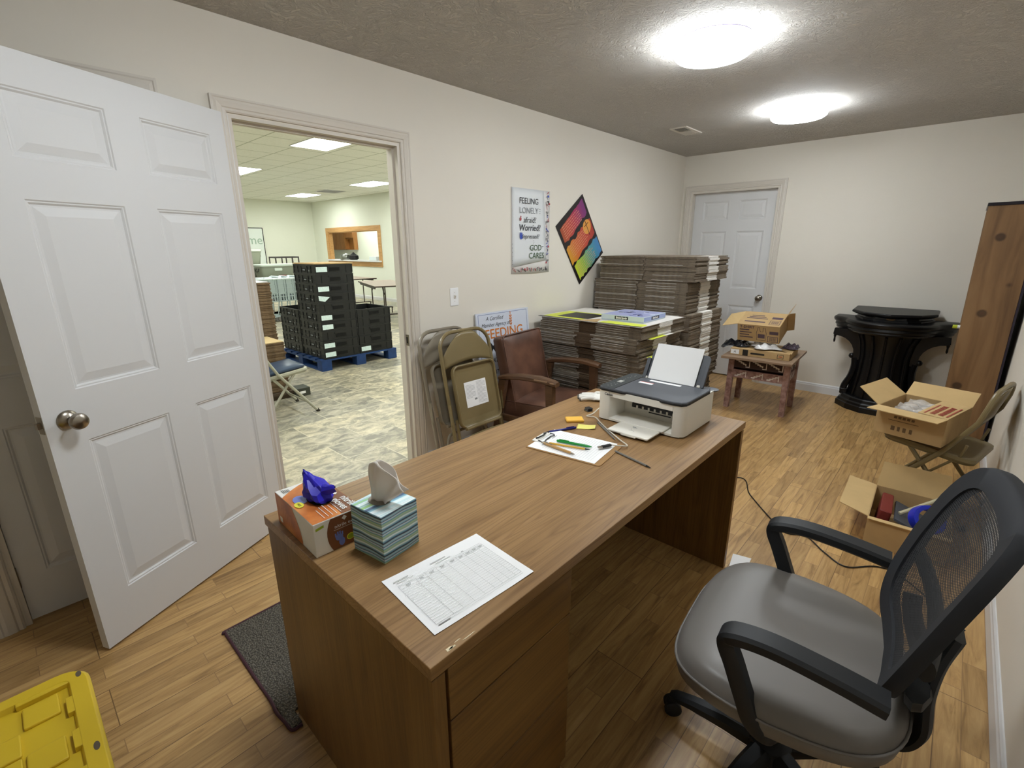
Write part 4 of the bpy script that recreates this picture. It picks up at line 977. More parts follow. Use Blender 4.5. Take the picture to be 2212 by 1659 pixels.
# ================= FOLDING CHAIRS =================
M['fc_tan'] = mat('tan_enamel', '#7d6e4c', 0.33, var=0.06, vscale=5); M['fc_beige'] = mat('greige_enamel', '#857c6c', 0.35, var=0.06, vscale=5); M['rubber'] = mat('grey_rubber', '#37342e', 0.8)
def folded_chair(name, label, loc, lean, yaw, m, paper=False):
    t = thing(name, label, 'folding chair', loc, rot=(-lean, 0, yaw), group=None)
    W2 = 0.212; r = 0.012
    # front leg / back frame: inverted U
    pts = [(-W2-0.012, 0, 0.0), (-W2, 0, 0.35), (-W2, 0, 0.80)]+[(-W2+0.11*(1-math.cos(a)), 0, 0.86+0.11*math.sin(a)) for a in [PI/2*k/6 for k in range(1, 7)]]
    pts += [(-x, y, z) for x, y, z in reversed(pts)]
    g = G(); g.tube(pts, r, 10); obj('back_frame', g, m, t)
    g = G()
    def bp(u, v):
        x = (u*2-1)*(W2-0.004)*(1 if v < 0.5 else 1-0.32*((v-0.5)/0.5)**2.2); zb = 0.745+0.035*(1-(u*2-1)**2); zt = 0.965-0.10*abs(u*2-1)**3.2
        return (x, -0.006-0.022*(1-(u*2-1)**2), zb+(zt-zb)*v)
    g.grid(bp, 16, 8); obj('back_panel', g, m, t, solid=0.003)
    g = G()
    # seat pan seen from below with a rolled rim
    def rg(k, y, rr_=0.05): return [(x, y, z) for x, y2 in [(0, 0)] for x, z in rrect(-0.185+k, 0.185-k, 0.355+k, 0.760-k, max(0.01, rr_-k), 5)]
    g.loft([rg(0, -0.030), rg(0, -0.052), rg(0.006, -0.056), rg(0.013, -0.052), rg(0.016, -0.036), rg(0.05, -0.032)], cap=False)
    g.add(rg(0.05, -0.032), [tuple(range(24))], 0, None, False); g.add(rg(0, -0.030), [tuple(range(24))], 0, None, False)
    g.tube([(-0.155, -0.058, 0.352), (0.155, -0.058, 0.352)], 0.011, 8)
    obj('seat', g, m, t)
    g = G(); q = [(-0.188, -0.016, 0.02), (-0.188, -0.016, 0.42)]; g.tube(q, 0.010, 8); g.tube([(-x, y, z) for x, y, z in q], 0.010, 8)
    g.tube([(-0.188, -0.016, 0.16), (0.188, -0.016, 0.16)], 0.007, 8)
    g.tube(bez([(-0.19, -0.05, 0.02), (-0.185, -0.062, 0.20), (-0.16, -0.065, 0.285), (-0.08, -0.062, 0.30), (0.08, -0.062, 0.30), (0.16, -0.065, 0.285), (0.185, -0.062, 0.20), (0.19, -0.05, 0.02)], 5), 0.010, 8)
    obj('rear_leg', g, m, t)
    for s in (-1, 1):
        g = G(); g.cbox((s*(W2+0.016), -0.02, 0.46), (0.004, 0.02, 0.13), rot=(0.12, 0, 0)); obj('hinge_strap', g, m, t)
        g = G(); g.tube([(s*(W2+0.013), 0, -0.004), (s*(W2+0.012), 0, 0.03)], 0.0145, 10); obj('foot_cap', g, M['rubber'], t)
    if paper:
        g = G(); g.box(-0.097, 0.092, -0.0345, -0.0335, 0.475, 0.640); sh_ = obj('paper_label', g, M['paper'], t)
        g = G(); yy = -0.0349
        for c_, x0 in enumerate((-0.088, 0.005)):
            for k in range(18 if c_ else 11):
                z = 0.63-k*0.0082-(0.012 if c_ == 0 else 0); ww = 0.078 if k % 5 else 0.05
                g.box(x0, x0+ww, yy-0.0001, yy, z-0.0014, z+0.0010, 0)
        g.box(-0.025, -0.003, yy-0.0002, yy, 0.515, 0.527, 1)
        obj('printed_text', g, [mat('pale_print', '#b9b9bb', 0.8), M['print']], sh_)
    return t
folded_chair('folding_chair', 'tan metal folding chair folded flat, front one with a printed white paper label', (2.035, 2.125, 0.006), 0.20, 0.0, M['fc_tan'], True)
folded_chair('folding_chair', 'greyish metal folding chair folded against the wall, behind the tan labelled one', (1.985, 2.255, 0.006), 0.215, 0.04, M['fc_beige'])

# ================= LEANING SIGN =================
sg = thing('agency_sign', 'white agency sign with orange lettering and a wheat ear, leaning on the wall', 'sign', (2.622, 2.425, 0.003), rot=(-0.095, 0, 0))
M['sign_white'] = mat('sign_white', '#d5dae6', 0.45); M['sign_orange'] = mat('sign_orange', '#d07a33', 0.5); M['sign_blue'] = mat('sign_blue_line', '#6a7ca8', 0.5)
g = G(); g.box(-0.285, 0.285, 0, 0.012, 0, 1.012); obj('panel', g, M['sign_white'], sg, bevel=0.001)
g = G(); e_ = -0.0007
for a_, b_, c_, d_ in ((-0.265, 0.265, 0.997, 1.0), (-0.265, -0.262, 0.02, 1.0), (0.262, 0.265, 0.02, 1.0), (-0.265, 0.265, 0.02, 0.023)): g.box(a_, b_, e_, 0, c_, d_)
obj('border_line', g, M['sign_blue'], sg)
def ST_(x, z): return frame((x, -0.001, z), (1, 0, 0), (0, 0, 1))
g = G(); g.text('A Certified', 0.040, ST_(-0.10, 0.965), 0, shear=0.35); g.text('Member Agency of', 0.040, ST_(-0.09, 0.918), 0, shear=0.35, sx=0.98); g.text('M', 0.11, ST_(-0.135, 0.745), 0, bold=0.003); g.text('Ke', 0.05, ST_(-0.12, 0.65), 0, shear=0.3); g.text('87', 0.05, ST_(-0.12, 0.56), 0, shear=0.1)
obj('lettering', g, M['ink'], sg)
g = G(); g.text('FEEDING', 0.100, ST_(0.0, 0.848), 0, bold=0.001, sx=1.05)
x0, z0 = 0.075, 0.898
g.box(x0-0.002, x0+0.002, -0.0012, -0.0008, z0-0.02, z0+0.08)
for k in range(4):
    for s in (-1, 1):
        zz = z0+0.0+k*0.020; T = ST_(x0+s*0.009, zz+0.008) @ Matrix.Rotation(-s*0.5, 4, 'Z')
        g.add([(0.0045*math.cos(a), 0.010*math.sin(a), 0) for a in [2*PI*i/10 for i in range(10)]], [tuple(range(10))], 0, T, False)
g.add([(0.004*math.cos(a), 0.013*math.sin(a), 0) for a in [2*PI*i/10 for i in range(10)]], [tuple(range(10))], 0, ST_(x0, z0+0.092), False)
obj('orange_lettering', g, M['sign_orange'], sg)

# ================= WALL POSTERS =================
t = thing('handmade_poster', 'handmade white paper poster asking about feelings, taped to the cream wall', 'poster', (2.735, YL, 1.275))
PT_ = lambda x, z, d=0.0: frame((x, -d, z), (1, 0, 0), (0, 0, 1))
g = G(); g.grid(lambda u, v: (0.455*u, -0.003-0.002*math.sin(PI*u)*(1-v), 0.62*v-0.004*math.sin(PI*u)*(1-v)), 8, 8); back = obj('backing_sheet', g, mat('doodled_backing', '#e6e3e0', 0.5), t, solid=0.001)
g = G(); g.grid(lambda u, v: (0.004+0.368*u+0.03*(1-v)*u, -0.009-0.006*(1-v)*u-0.001*math.sin(PI*u), 0.05*(1-v)+0.048*u*(1-v)+0.618*v), 10, 10); sh_ = obj('front_sheet', g, mat('poster_sheet_white', '#dfe2e4', 0.5), t, solid=0.0008)
M['marker'] = mat('black_marker', '#3a3a40', 0.6); M['marker_red'] = mat('red_marker', '#b8545a', 0.6); M['marker_blue'] = mat('blue_marker', '#3c55b8', 0.6); M['marker_grey'] = mat('grey_marker', '#8b8d92', 0.6); M['marker_green'] = mat('green_marker', '#3f5b3c', 0.6)
g = G()
d_ = 0.0275
g.text('FEELING', 0.060, PT_(0.19, 0.530, 0.0150), 0); g.text('LONELY', 0.060, PT_(0.19, 0.462, 0.0150), 3)
g.text('afraid?', 0.058, PT_(0.20, 0.395, 0.0155), 0, shear=0.1); g.text('Worried?', 0.064, PT_(0.20, 0.338, 0.016), 0, bold=0.0006, shear=0.1); g.text('depressed?', 0.048, PT_(0.205, 0.275, 0.0165), 0, shear=0.1)
g.text('GOD', 0.062, PT_(0.270, 0.190, 0.0175), 4); g.text('CARES', 0.064, PT_(0.280, 0.130, 0.0180), 4)
def fl(x, z, w_, h_, m, d=0.0165, n=8, jag=0.0): g.add([(x+w_*(1+jag*math.sin(3*q))*math.cos(q), z+h_*(1+jag*math.cos(5*q))*math.sin(q), 0) for q in [2*PI*i/n for i in range(n)]], [tuple(range(n))], m, frame((0, -d, 0), (1, 0, 0), (0, 0, 1)), False)
for k in range(4): fl(0.245+0.005*math.sin(k*2), 0.246-k*0.013, 0.0014, 0.005, 0)
for x_, z_ in ((0.20, 0.19), (0.355, 0.20)): fl(x_, z_, 0.012, 0.0014, 0, 0.0175)
for a_ in (-1, 0, 1): fl(0.315, 0.463+0.016*a_, 0.010, 0.0014, 0)
fl(0.092, 0.40, 0.011, 0.013, 1, 0.0155); fl(0.096, 0.418, 0.005, 0.006, 1, 0.0155)
fl(0.098, 0.270, 0.015, 0.017, 2, 0.0165)
for k in range(4): fl(0.086+k*0.008, 0.292-abs(k-1.5)*0.002, 0.0032, 0.016, 2, 0.0166)
obj('hand_lettering', g, [M['marker'], M['marker_red'], M['marker_blue'], M['marker_grey'], M['marker_green']], sh_)
g = G(); rr = random.Random(5)
def squig(x, z, s, m):
    pts = [(x+s*rr.uniform(-1, 1), -0.0085, z+s*rr.uniform(-1, 1)) for _ in range(4)]; g.tube(bez(pts, 4), 0.0015, 5, m)
for k in range(22): squig(0.422, 0.60-k*0.025, 0.020, rr.choice((0, 0, 0, 0, 1, 2)))
for k in range(20): squig(0.02+k*0.021, 0.028, 0.017, rr.choice((0, 0, 0, 0, 1)))
for k in range(7): squig(0.008, 0.22-k*0.03, 0.004, 0)
for x, z, m in ((0.445, 0.525, 1), (0.43, 0.58, 2), (0.415, 0.075, 1), (0.44, 0.20, 1), (0.15, 0.03, 1)): g.sphere((x, -0.008, z), 0.010, 8, m, None, (1, 0.1, 0.8))
obj('doodle_border', g, [M['marker'], M['marker_red'], M['marker_blue']], back)
# diamond hung colourful poster
t = thing('colourful_poster', 'black poster with rainbow brush bands, hung askew as a diamond', 'poster', (3.635, YL-0.004, 1.526))
Ux, Uz = 0.358, 0.267; ul = math.hypot(Ux, Uz); Ux /= ul; Uz /= ul
DM = frame((0, 0, 0), (Ux, 0, Uz), (-Uz, 0, Ux))
PWd, PHt = 0.455, 0.610
g = G(); g.box(-PWd/2, PWd/2, -PHt/2, PHt/2, -0.002, 0.002, 0, DM); obj('poster_sheet', g, mat('poster_black', '#1d191c', 0.3), t)
def grad(name, stops):
    t_ = NT(name); co = t_.coord(); 
    dt = t_.n('ShaderNodeVectorMath', operation='DOT_PRODUCT'); dt.inputs[1].default_value = (Ux, 0, Uz); t_.l(co, dt.inputs[0])
    mr = t_.n('ShaderNodeMapRange'); mr.inputs['From Min'].default_value = -PWd/2; mr.inputs['From Max'].default_value = PWd/2; t_.l(dt.outputs['Value'], mr.inputs[0])
    t_.l(t_.ramp(mr.outputs[0], stops), t_.b.inputs['Base Color']); t_.b.inputs['Roughness'].default_value = 0.3; return t_.m
b1 = grad('band_orange_purple', [(0.05, hexc('#a4502e')), (0.3, hexc('#c04a3c')), (0.55, hexc('#b02a50')), (0.85, hexc('#7a2a72'))])
b2 = grad('band_amber_red', [(0.05, hexc('#d69a34')), (0.3, hexc('#cf6c34')), (0.6, hexc('#c04634')), (0.95, hexc('#a8352c'))])
b3 = grad('band_lime_blue', [(0.05, hexc('#c8d435')), (0.35, hexc('#8cc04c')), (0.6, hexc('#4f9f96')), (0.9, hexc('#3f83b8'))])
g = G(); rr = random.Random(11)
def band(y0, y1, x0, x1, m, jag=0.014, slant=0.0):
    top = [(x0+(x1-x0)*k/14, y1+rr.uniform(-jag, jag)*(0.3 if m == 0 else 1)+slant*(k/14-0.5)) for k in range(15)]
    bot = [(x0+(x1-x0)*k/14+rr.uniform(-.004, .004), y0+rr.uniform(-jag, jag)+slant*(k/14-0.5)) for k in range(15)]
    for k in range(14): g.add([(bot[k][0], bot[k][1], 0.0028), (bot[k+1][0], bot[k+1][1], 0.0028), (top[k+1][0], top[k+1][1], 0.0028), (top[k][0], top[k][1], 0.0028)], [(0, 1, 2, 3)], m, DM, False)
band(0.125, 0.265, -0.20, 0.20, 0, slant=0.03); band(-0.09, 0.075, -0.215, 0.21, 1, slant=0.02); band(-0.275, -0.115, -0.20, 0.215, 2, slant=0.0)
g.add([(0.135+0.062*math.cos(a), 0.045+0.062*math.sin(a), 0.0032) for a in [2*PI*k/20 for k in range(20)]], [tuple(range(20))], 3, DM, False)
obj('colour_bands', g, [b1, b2, b3, mat('sun_orange', '#dd9a45', 0.3)], t)
g = G(); cx_, cy_ = 0.135, 0.045
g.box(cx_-0.003, cx_+0.003, cy_-0.085, cy_+0.06, 0.0034, 0.0038, 0, DM); g.box(cx_-0.035, cx_+0.035, cy_+0.018, cy_+0.024, 0.0034, 0.0038, 0, DM)
obj('cross_print', g, M['ink'], t)
g = G()
for (ya, n_) in ((0.245, 6), (0.055, 6), (-0.14, 7)):
    for k in range(n_):
        y = ya-k*0.021; x = -0.17; xe = 0.06+0.05*rr.random()
        while x < xe:
            l_ = rr.uniform(0.012, 0.035); g.box(x, x+l_, y-0.0028, y+0.0028, 0.0036, 0.0038, 0, DM); x += l_+0.007
obj('script_lines', g, mat('pale_script', '#d9a07c', 0.5), t)

# ================= ARMCHAIR =================
t = NT('brown_vinyl'); co = t.coord(); nz = t.n('ShaderNodeTexNoise', i_Scale=7.0, i_Detail=5.0); t.l(co, nz.inputs[0])
t.l(t.ramp(nz.outputs[0], [(0.3, hexc('#4c3226')), (0.55, hexc('#634436')), (0.75, hexc('#75523f'))]), t.b.inputs['Base Color']); t.b.inputs['Roughness'].default_value = 0.38; t.bump(nz.outputs[0], 0.1, 0.004)
M['brown_vinyl'] = t.m; M['arm_wood'] = wood_mat('dark_worn_wood', hexc('#4a3322'), hexc('#5d412b'), hexc('#6d4e35'), 5, 'Y', 0.4)
ac = thing('armchair', 'old brown vinyl armchair with wooden arms in front of the flattened boxes', 'armchair', (2.612, 2.035, 0), rotz=0.12)
def cushion(g, w_, d_, h_, T, r=0.02, crown=0.02, n=14):
    """soft slab centred on origin, thickness along z"""
    rings = []
    for z, k in ((-h_/2, 0.94), (-h_/2+r*0.5, 0.99), (-h_/2+r, 1), (h_/2-r, 1), (h_/2-r*0.4, 0.985), (h_/2, 0.95)):
        rings.append([(x, y, z) for x, y in rrect(-w_/2*k, w_/2*k, -d_/2*k, d_/2*k, 0.03, 5)])
    rings.append([(x, y, h_/2+crown*0.7) for x, y in rrect(-w_/2*0.6, w_/2*0.6, -d_/2*0.6, d_/2*0.6, 0.03, 5)]); rings.append([(x, y, h_/2+crown) for x, y in rrect(-w_/2*0.2, w_/2*0.2, -d_/2*0.2, d_/2*0.2, 0.02, 5)])
    g.loft(rings, T=T)
g = G(); cushion(g, 0.50, 0.52, 0.13, Matrix.Translation((0, 0.0, 0.375)) @ Matrix.Rotation(-0.05, 4, 'X')); obj('seat', g, M['brown_vinyl'], ac, angle=60)
BTm = Matrix.Translation((-0.015, 0.235, 0.605)) @ Matrix.Rotation(PI/2+(-0.22), 4, 'X')
g = G()
rings = []
for z, k in ((-0.045, 0.95), (-0.035, 1), (0.03, 1), (0.042, 0.985), (0.052, 0.93), (0.058, 0.6), (0.060, 0.2)):
    ring = []
    for x, y in rrect(-0.235*k, 0.235*k, -0.27*k, 0.27*k, 0.025, 5):
        ring.append((x*(1+0.03*y/0.27), y+0.012*math.cos(x/0.235*1.4), z))
    rings.append(ring)
g.loft(rings, T=BTm); obj('backrest', g, M['brown_vinyl'], ac, angle=60)
g = G(); P = [(x, y+0.012*math.cos(x/0.235*1.4), 0.046) for x, y in rrect(-0.233, 0.233, -0.268, 0.268, 0.025, 5)]; g.tube([tuple(BTm @ Vector(p)) for p in P], 0.005, 6, closed=True)
P = [(x, y, 0.434-0.0*y) for x, y in rrect(-0.245, 0.245, -0.255, 0.255, 0.03, 5)]; g.tube([(x, y, z-0.05*y) for x, y, z in P], 0.005, 6, closed=True); obj('piping', g, M['brown_vinyl'], ac, angle=80)
for s in (-1, 1):
    X0 = s*0.306; g = G(); rings = []
    for y, z, hw, hh in ((0.235, 0.608, 0.018, 0.014), (0.18, 0.622, 0.026, 0.018), (0.05, 0.640, 0.030, 0.019), (-0.10, 0.645, 0.033, 0.019), (-0.20, 0.634, 0.034, 0.018), (-0.228, 0.628, 0.028, 0.014)):
        rings.append([(X0+hw*cx, y, z+hh*cy) for cx, cy in ((1, -.6), (1, .4), (.6, 1), (-.6, 1), (-1, .4), (-1, -.6), (-.7, -1), (.7, -1))])
    g.loft(rings); arm = obj('armrest', g, M['arm_wood'], ac)
    if s < 0:
        g = G(); g.cbox((X0-0.0335, -0.12, 0.645), (0.0015, 0.10, 0.009)); g.cbox((X0-0.0345, -0.205, 0.64), (0.0015, 0.03, 0.007)); obj('worn_patch', g, mat('bare_worn_wood', '#a5876a', 0.7), arm)
    for y0, y1, z1 in ((-0.175, -0.195, 0.625), (0.20, 0.30, 0.60)):
        g = G(); rings = []
        for f in (0, 1): 
            y = y1*(1-f)+y0*f; z = f*z1; hw = 0.017+0.006*f
            rings.append([(X0+hw*cx, y+hw*1.2*cy, z) for cx, cy in ((1, -1), (1, 1), (-1, 1), (-1, -1))])
        g.loft(rings, smooth=False); obj('leg', g, M['arm_wood'], ac, bevel=0.003)
    g = G(); g.box(X0-s*0.004-0.012, X0-s*0.004+0.012, -0.17, 0.22, 0.30, 0.345); obj('side_rail', g, M['arm_wood'], ac, bevel=0.002)
g = G(); g.box(-0.28, 0.28, -0.21, -0.185, 0.27, 0.315); obj('front_rail', g, M['arm_wood'], ac, bevel=0.002)

# ================= FLATTENED CARTON STACKS =================
M['cb_edge'] = mat('cardboard_edge_grey_brown', '#75695a', 0.9, var=0.22, vscale=30); M['cb_dark'] = mat('cardboard_dark_fold', '#5c4a38', 0.9, var=0.1, vscale=20)
M['cb_white'] = mat('white_coated_liner', '#dcd8d2', 0.7, var=0.05, vscale=20); M['cb_lime'] = mat('lime_print', '#d3dc45', 0.5); M['cb_black'] = mat('black_print', '#26221f', 0.45)
def flat_carton(name, W_x, W_y, th, var, tall=False):
    """two plies and end flaps; near (-x) face and right (-y) face look different; origin: near right bottom corner"""
    g = G(); q = th*0.46; p = 0.0008
    r_ = random.Random(var*13+5)
    s0 = W_y*0.42+r_.uniform(-.01, .01); s1 = s0+W_y*(0.10 if tall else 0.17)
    for k in (0, 1):
        z0 = k*th*0.5+p; z1 = z0+q-p
        o1, o2, o3 = r_.uniform(0, .004), r_.uniform(0, .004), r_.uniform(0, .003)
        # near flap strip: left piece, dark recessed middle, right piece
        g.box(o1, 0.10, s1, W_y, z0, z1, 0); g.box(o2, 0.10, 0.10, s0, z0, z1, 0); g.box(0.010+o3, 0.10, s0+(0.003 if tall else 0), s1-(0.003 if tall else 0), z0, z1, 0 if tall else 1)
        # thin pale ply line on the edge
        if (var+k) % (5 if tall else 2) == 0: g.box(o1-0.0012, o1+0.002, s1, W_y, z1-q*0.28, z1, 2); g.box(o2-0.0012, o2+0.002, 0.10, s0, z1-q*0.28, z1, 2)
        # right flap strip: brown, white, brown
        a0, a1 = W_x*0.36+r_.uniform(-.006, .006), W_x*0.66+r_.uniform(-.006, .006)
        g.box(o2, a0, 0.0+o2, 0.10, z0, z1, 0); g.box(a0, a1, -0.004+o1, 0.10, z0, z1, 2); g.box(a1, W_x, o3, 0.10, z0, z1, 0)
        g.box(0.10, W_x, 0.10, W_y, z0, z1, 0)
    return g.mesh(name, [M['cb_edge'], M['cb_dark'], M['cb_white']])
def carton_stack(x0, y0, wx, wy, ztop, n, label, group, seed, lean):
    th = ztop/n; r_ = random.Random(seed); meshes = [flat_carton('flattened_carton', wx, wy, th, v, ztop > 1.1) for v in range(7)]
    dx = dy = 0.0; out = []
    for k in range(n):
        if k % r_.choice((6, 7, 9)) == 0: dx = r_.uniform(-0.012, 0.024); dy = r_.uniform(-0.034, 0.026)
        o = obj('flattened_carton', meshes[r_.randrange(7)], None, loc=(x0+dx+r_.uniform(-.005, .005)+lean[0]*k/n, y0+dy+r_.uniform(-.008, .008)+lean[1]*k/n, k*th), rot=(0, 0, r_.uniform(-.006, .006)))
        tag(o, label, 'flattened carton', group); out.append(o)
    return out
fs_ = carton_stack(2.995, 1.565, 0.70, 0.90, 0.932, 62, 'flattened grey-brown carton in the lower stack behind the brown armchair', 'flattened cartons in the lower stack', 4, (0, 0))
rs_ = carton_stack(3.835, 1.60, 0.70, 0.88, 1.392, 84, 'flattened grey-brown carton in the tall stack in front of the far door', 'flattened cartons in the tall stack', 9, (-0.02, 0))
# printed top sheet of the lower stack
tp = thing('flattened_carton', 'topmost flattened carton of the lower stack, printed lime yellow and black', 'flattened carton', (2.99, 1.56, 0.9335))
g = G(); g.box(0, 0.68, 0, 0.92, 0, 0.004, 0); obj('board', g, [M['cb_white']], tp)
g = G(); Z1, Z2 = 0.0046, 0.0052
def quad(x0, x1, y0, y1, z, m): g.add([(x0, y0, z), (x1, y0, z), (x1, y1, z), (x0, y1, z)], [(0, 1, 2, 3)], m, None, False)
quad(0.005, 0.40, 0.52, 0.90, Z1, 0); quad(0.0, 0.035, 0.50, 0.92, Z1+0.0002, 1); quad(0.09, 0.36, 0.50, 0.80, Z2, 1); quad(0.0, 0.10, 0.01, 0.36, Z1, 0); quad(0.0, 0.018, 0.0, 0.38, Z2, 1); quad(0.10, 0.13, 0.02, 0.34, Z1, 0)
g.add([(0.0, 0.36, Z2), (0.17, 0.43, Z2), (0.0, 0.54, Z2)], [(0, 1, 2)], 2, None, False)
obj('top_printing', g, [M['cb_lime'], M['cb_black'], M['kraft']], tp)
# lime printed flap lower down on the right side of the stack
for zz, yy in ((0.70, -0.035), (0.835, -0.03)):
    o = obj('flattened_carton', (lambda g_: (g_.box(0.10, 0.66, 0, 0.055, 0, 0.003, 0), g_.box(0.12, 0.34, 0.001, 0.05, 0.003, 0.0038, 1), g_.box(0.34, 0.46, 0.001, 0.05, 0.003, 0.0038, 2), g_)[-1])(G()), [M['cb_edge'], M['cb_lime'], M['cb_white']], loc=(3.0, 1.565+yy, zz))
    tag(o, 'flattened carton with lime print sticking out %s on the right of the lower stack' % ('lowest' if zz < 0.8 else 'higher up'), 'flattened carton')
# board game
gm = thing('board_game', 'pale blue board game box with dark name labels on top of the lower stack', 'board game', (3.145, 1.625, 0.9395), rotz=0.03)
g = G(); g.box(0.002, 0.363, 0.002, 0.348, 0, 0.034, 0); obj('box_base', g, mat('game_blue_base', '#b9c8d2', 0.45), gm)
g = G(); g.box(0, 0.365, 0, 0.35, 0.008, 0.042, 0); lid_ = obj('box_lid', g, mat('game_pale_blue', '#c6d3da', 0.4), gm, bevel=0.0015)
g = G(); g.box(0.01, 0.355, 0.01, 0.34, 0.042, 0.0426, 0)
for k in range(14):
    a, b = rr.uniform(0.03, 0.30), rr.uniform(0.03, 0.28); g.prism([(a+rr.uniform(.008, .03)*math.cos(q), b+rr.uniform(.008, .035)*math.sin(q)) for q in [2*PI*i/7 for i in range(7)]], 0.0426, 0.0430, rr.choice((1, 2)))
obj('cover_art', g, [mat('game_violet', '#a5abd2', 0.35), mat('game_white', '#dfe4f0', 0.35), mat('game_navy', '#565c9a', 0.35)], lid_)
g = G(); Tn = frame((-0.0006, 0.35, 0), (0, -1, 0), (0, 0, 1)); Tr = frame((0, -0.0006, 0), (1, 0, 0), (0, 0, 1))
for T, x0, x1 in ((Tn, 0.115, 0.225), (Tr, 0.12, 0.25)):
    g.box(x0, x1, 0.013, 0.036, -0.0002, 0.0002, 0, T); g.text('BibleOpoly', 0.0205, T @ Matrix.Translation(((x0+x1)/2, 0.0245, 0.0006)), 1, sx=0.98, bold=0.0006)
g.box(0.0, 0.36, 0.010, 0.040, -0.0001, 0.0, 2, Tr)
obj('name_label', g, [mat('label_navy', '#1c1e2e', 0.4), M['paper'], mat('game_side_blue', '#98a6d0', 0.4)], lid_)

# ================= SIDE TABLE AND ITS CARTONS =================
t = NT('painted_pink_wood'); co = t.coord(); nz = t.n('ShaderNodeTexNoise', i_Scale=26.0, i_Detail=5.0); t.l(co, nz.inputs[0])
t.l(t.ramp(nz.outputs[0], [(0.35, hexc('#7d5c54')), (0.55, hexc('#a28078')), (0.75, hexc('#b59a90'))]), t.b.inputs['Base Color']); t.b.inputs['Roughness'].default_value = 0.5
M['pink_wood'] = t.m; M['step_white'] = mat('white_step_cutout', '#e4dcd4', 0.6); M['table_top'] = wood_mat('weathered_table_top', hexc('#7c6450'), hexc('#937a62'), hexc('#a48a70'), 6, 'Y', 0.5)
st = thing('side_table', 'small pinkish brown wooden side table with white stepped fretwork', 'side table', (4.76, 1.22, 0), rotz=0.06)
g = G(); g.box(-0.36, 0.34, -0.285, 0.285, 0.498, 0.52); obj('table_top', g, M['table_top'], st, bevel=0.003)
for sx in (-1, 1):
    for sy in (-1, 1):
        g = G(); cx, cy = sx*0.185, sy*0.235
        g.loft([[(cx+sx*0.0+0.022*a, cy+0.022*b, 0.0) for a, b in ((1, -1), (1, 1), (-1, 1), (-1, -1))], [(cx*0.98+0.026*a, cy*0.97+0.026*b, 0.498) for a, b in ((1, -1), (1, 1), (-1, 1), (-1, -1))]], smooth=False); obj('leg', g, M['pink_wood'], st, bevel=0.003)
g = G(); 
for z0, z1, m in ((0.395, 0.478, 1), (0.30, 0.375, 0)):
    g.box(-0.20, -0.185, -0.21, 0.21, z0, z1, m); g.box(0.165, 0.18, -0.21, 0.21, z0, z1, m); g.box(-0.16, 0.155, -0.24, -0.225, z0, z1, m); g.box(-0.16, 0.155, 0.225, 0.24, z0, z1, m)
g.box(-0.19, 0.175, -0.22, 0.22, 0.30, 0.31, 0)
obj('apron', g, [M['pink_wood'], mat('dark_apron', '#3f2b26', 0.7)], st, bevel=0.001)
def steps(g, x0, z0, s, n, up, T):
    """stepped key pattern drawn as small bars; T maps x,z plane"""
    for k in range(n):
        g.box(x0+k*s, x0+(k+1)*s+0.004, z0+up*k*s*0.5-0.0055, z0+up*k*s*0.5+0.0055, 0, 0.0012, 0, T); g.box(x0+(k+1)*s, x0+(k+1)*s+0.010, min(z0+up*k*s*0.5, z0+up*(k+1)*s*0.5)-0.0035, max(z0+up*k*s*0.5, z0+up*(k+1)*s*0.5)+0.0035, 0, 0.0012, 0, T)
g = G(); F_ = frame((-0.2005, 0.21, 0), (0, -1, 0), (0, 0, 1)); F2 = frame((-0.16, -0.2405, 0), (1, 0, 0), (0, 0, 1)); F3 = frame((0.1645, 0.21, 0), (0, -1, 0), (0, 0, 1))
for T, L in ((F_, 0.42), (F2, 0.31)):
    for q, x0 in enumerate((0.02, 0.16, 0.29) if L > 0.4 else (0.03, 0.17)):
        steps(g, x0, 0.462, 0.020, 4, -1, T); g.box(x0+0.084, x0+0.118, 0.405, 0.412, 0, 0.0012, 0, T); g.box(x0+0.112, x0+0.119, 0.405, 0.462, 0, 0.0012, 0, T)
        steps(g, x0, 0.318, 0.022, 4, 1, T); g.box(x0+0.09, x0+0.097, 0.312, 0.365, 0, 0.0012, 0, T)
obj('step_pattern', g, M['step_white'], st)  # white bars stand in for pale wall seen through the fretwork openings
# flat kraft box on the table
M['kraft_print'] = mat('dark_carton_print', '#5b4a52', 0.8)
fb = thing('flat_box', 'flat brown carton with a handle slot lying on the side table', 'carton', (4.52, 0.965, 0.5215), rotz=0.05)
g = G(); g.box(0, 0.36, 0, 0.48, 0, 0.060); obj('carton', g, M['kraft'], fb, bevel=0.001)
g = G(); Fn = frame((-0.0006, 0.48, 0), (0, -1, 0), (0, 0, 1))
g.prism(rrect(0.17, 0.285, 0.020, 0.036, 0.007, 3), 0, 0.0006, 0, Fn); g.box(0.105, 0.15, 0.002, 0.054, 0, 0.0006, 0, Fn); g.box(0.005, 0.075, 0.008, 0.050, 0, 0.0006, 1, Fn); g.text('A', 0.03, Fn @ Matrix.Translation((0.04, 0.028, 0.001)), 0)
g.box(0.385, 0.435, 0.010, 0.046, 0, 0.0005, 0, Fn); g.box(0.389, 0.431, 0.014, 0.042, 0.0005, 0.0008, 2, Fn); g.box(0.397, 0.423, 0.023, 0.033, 0.0008, 0.001, 3, Fn)
obj('side_printing', g, [M['cb_black'], M['paper'], M['kraft'], mat('rust_print', '#a8583c', 0.8)], fb)
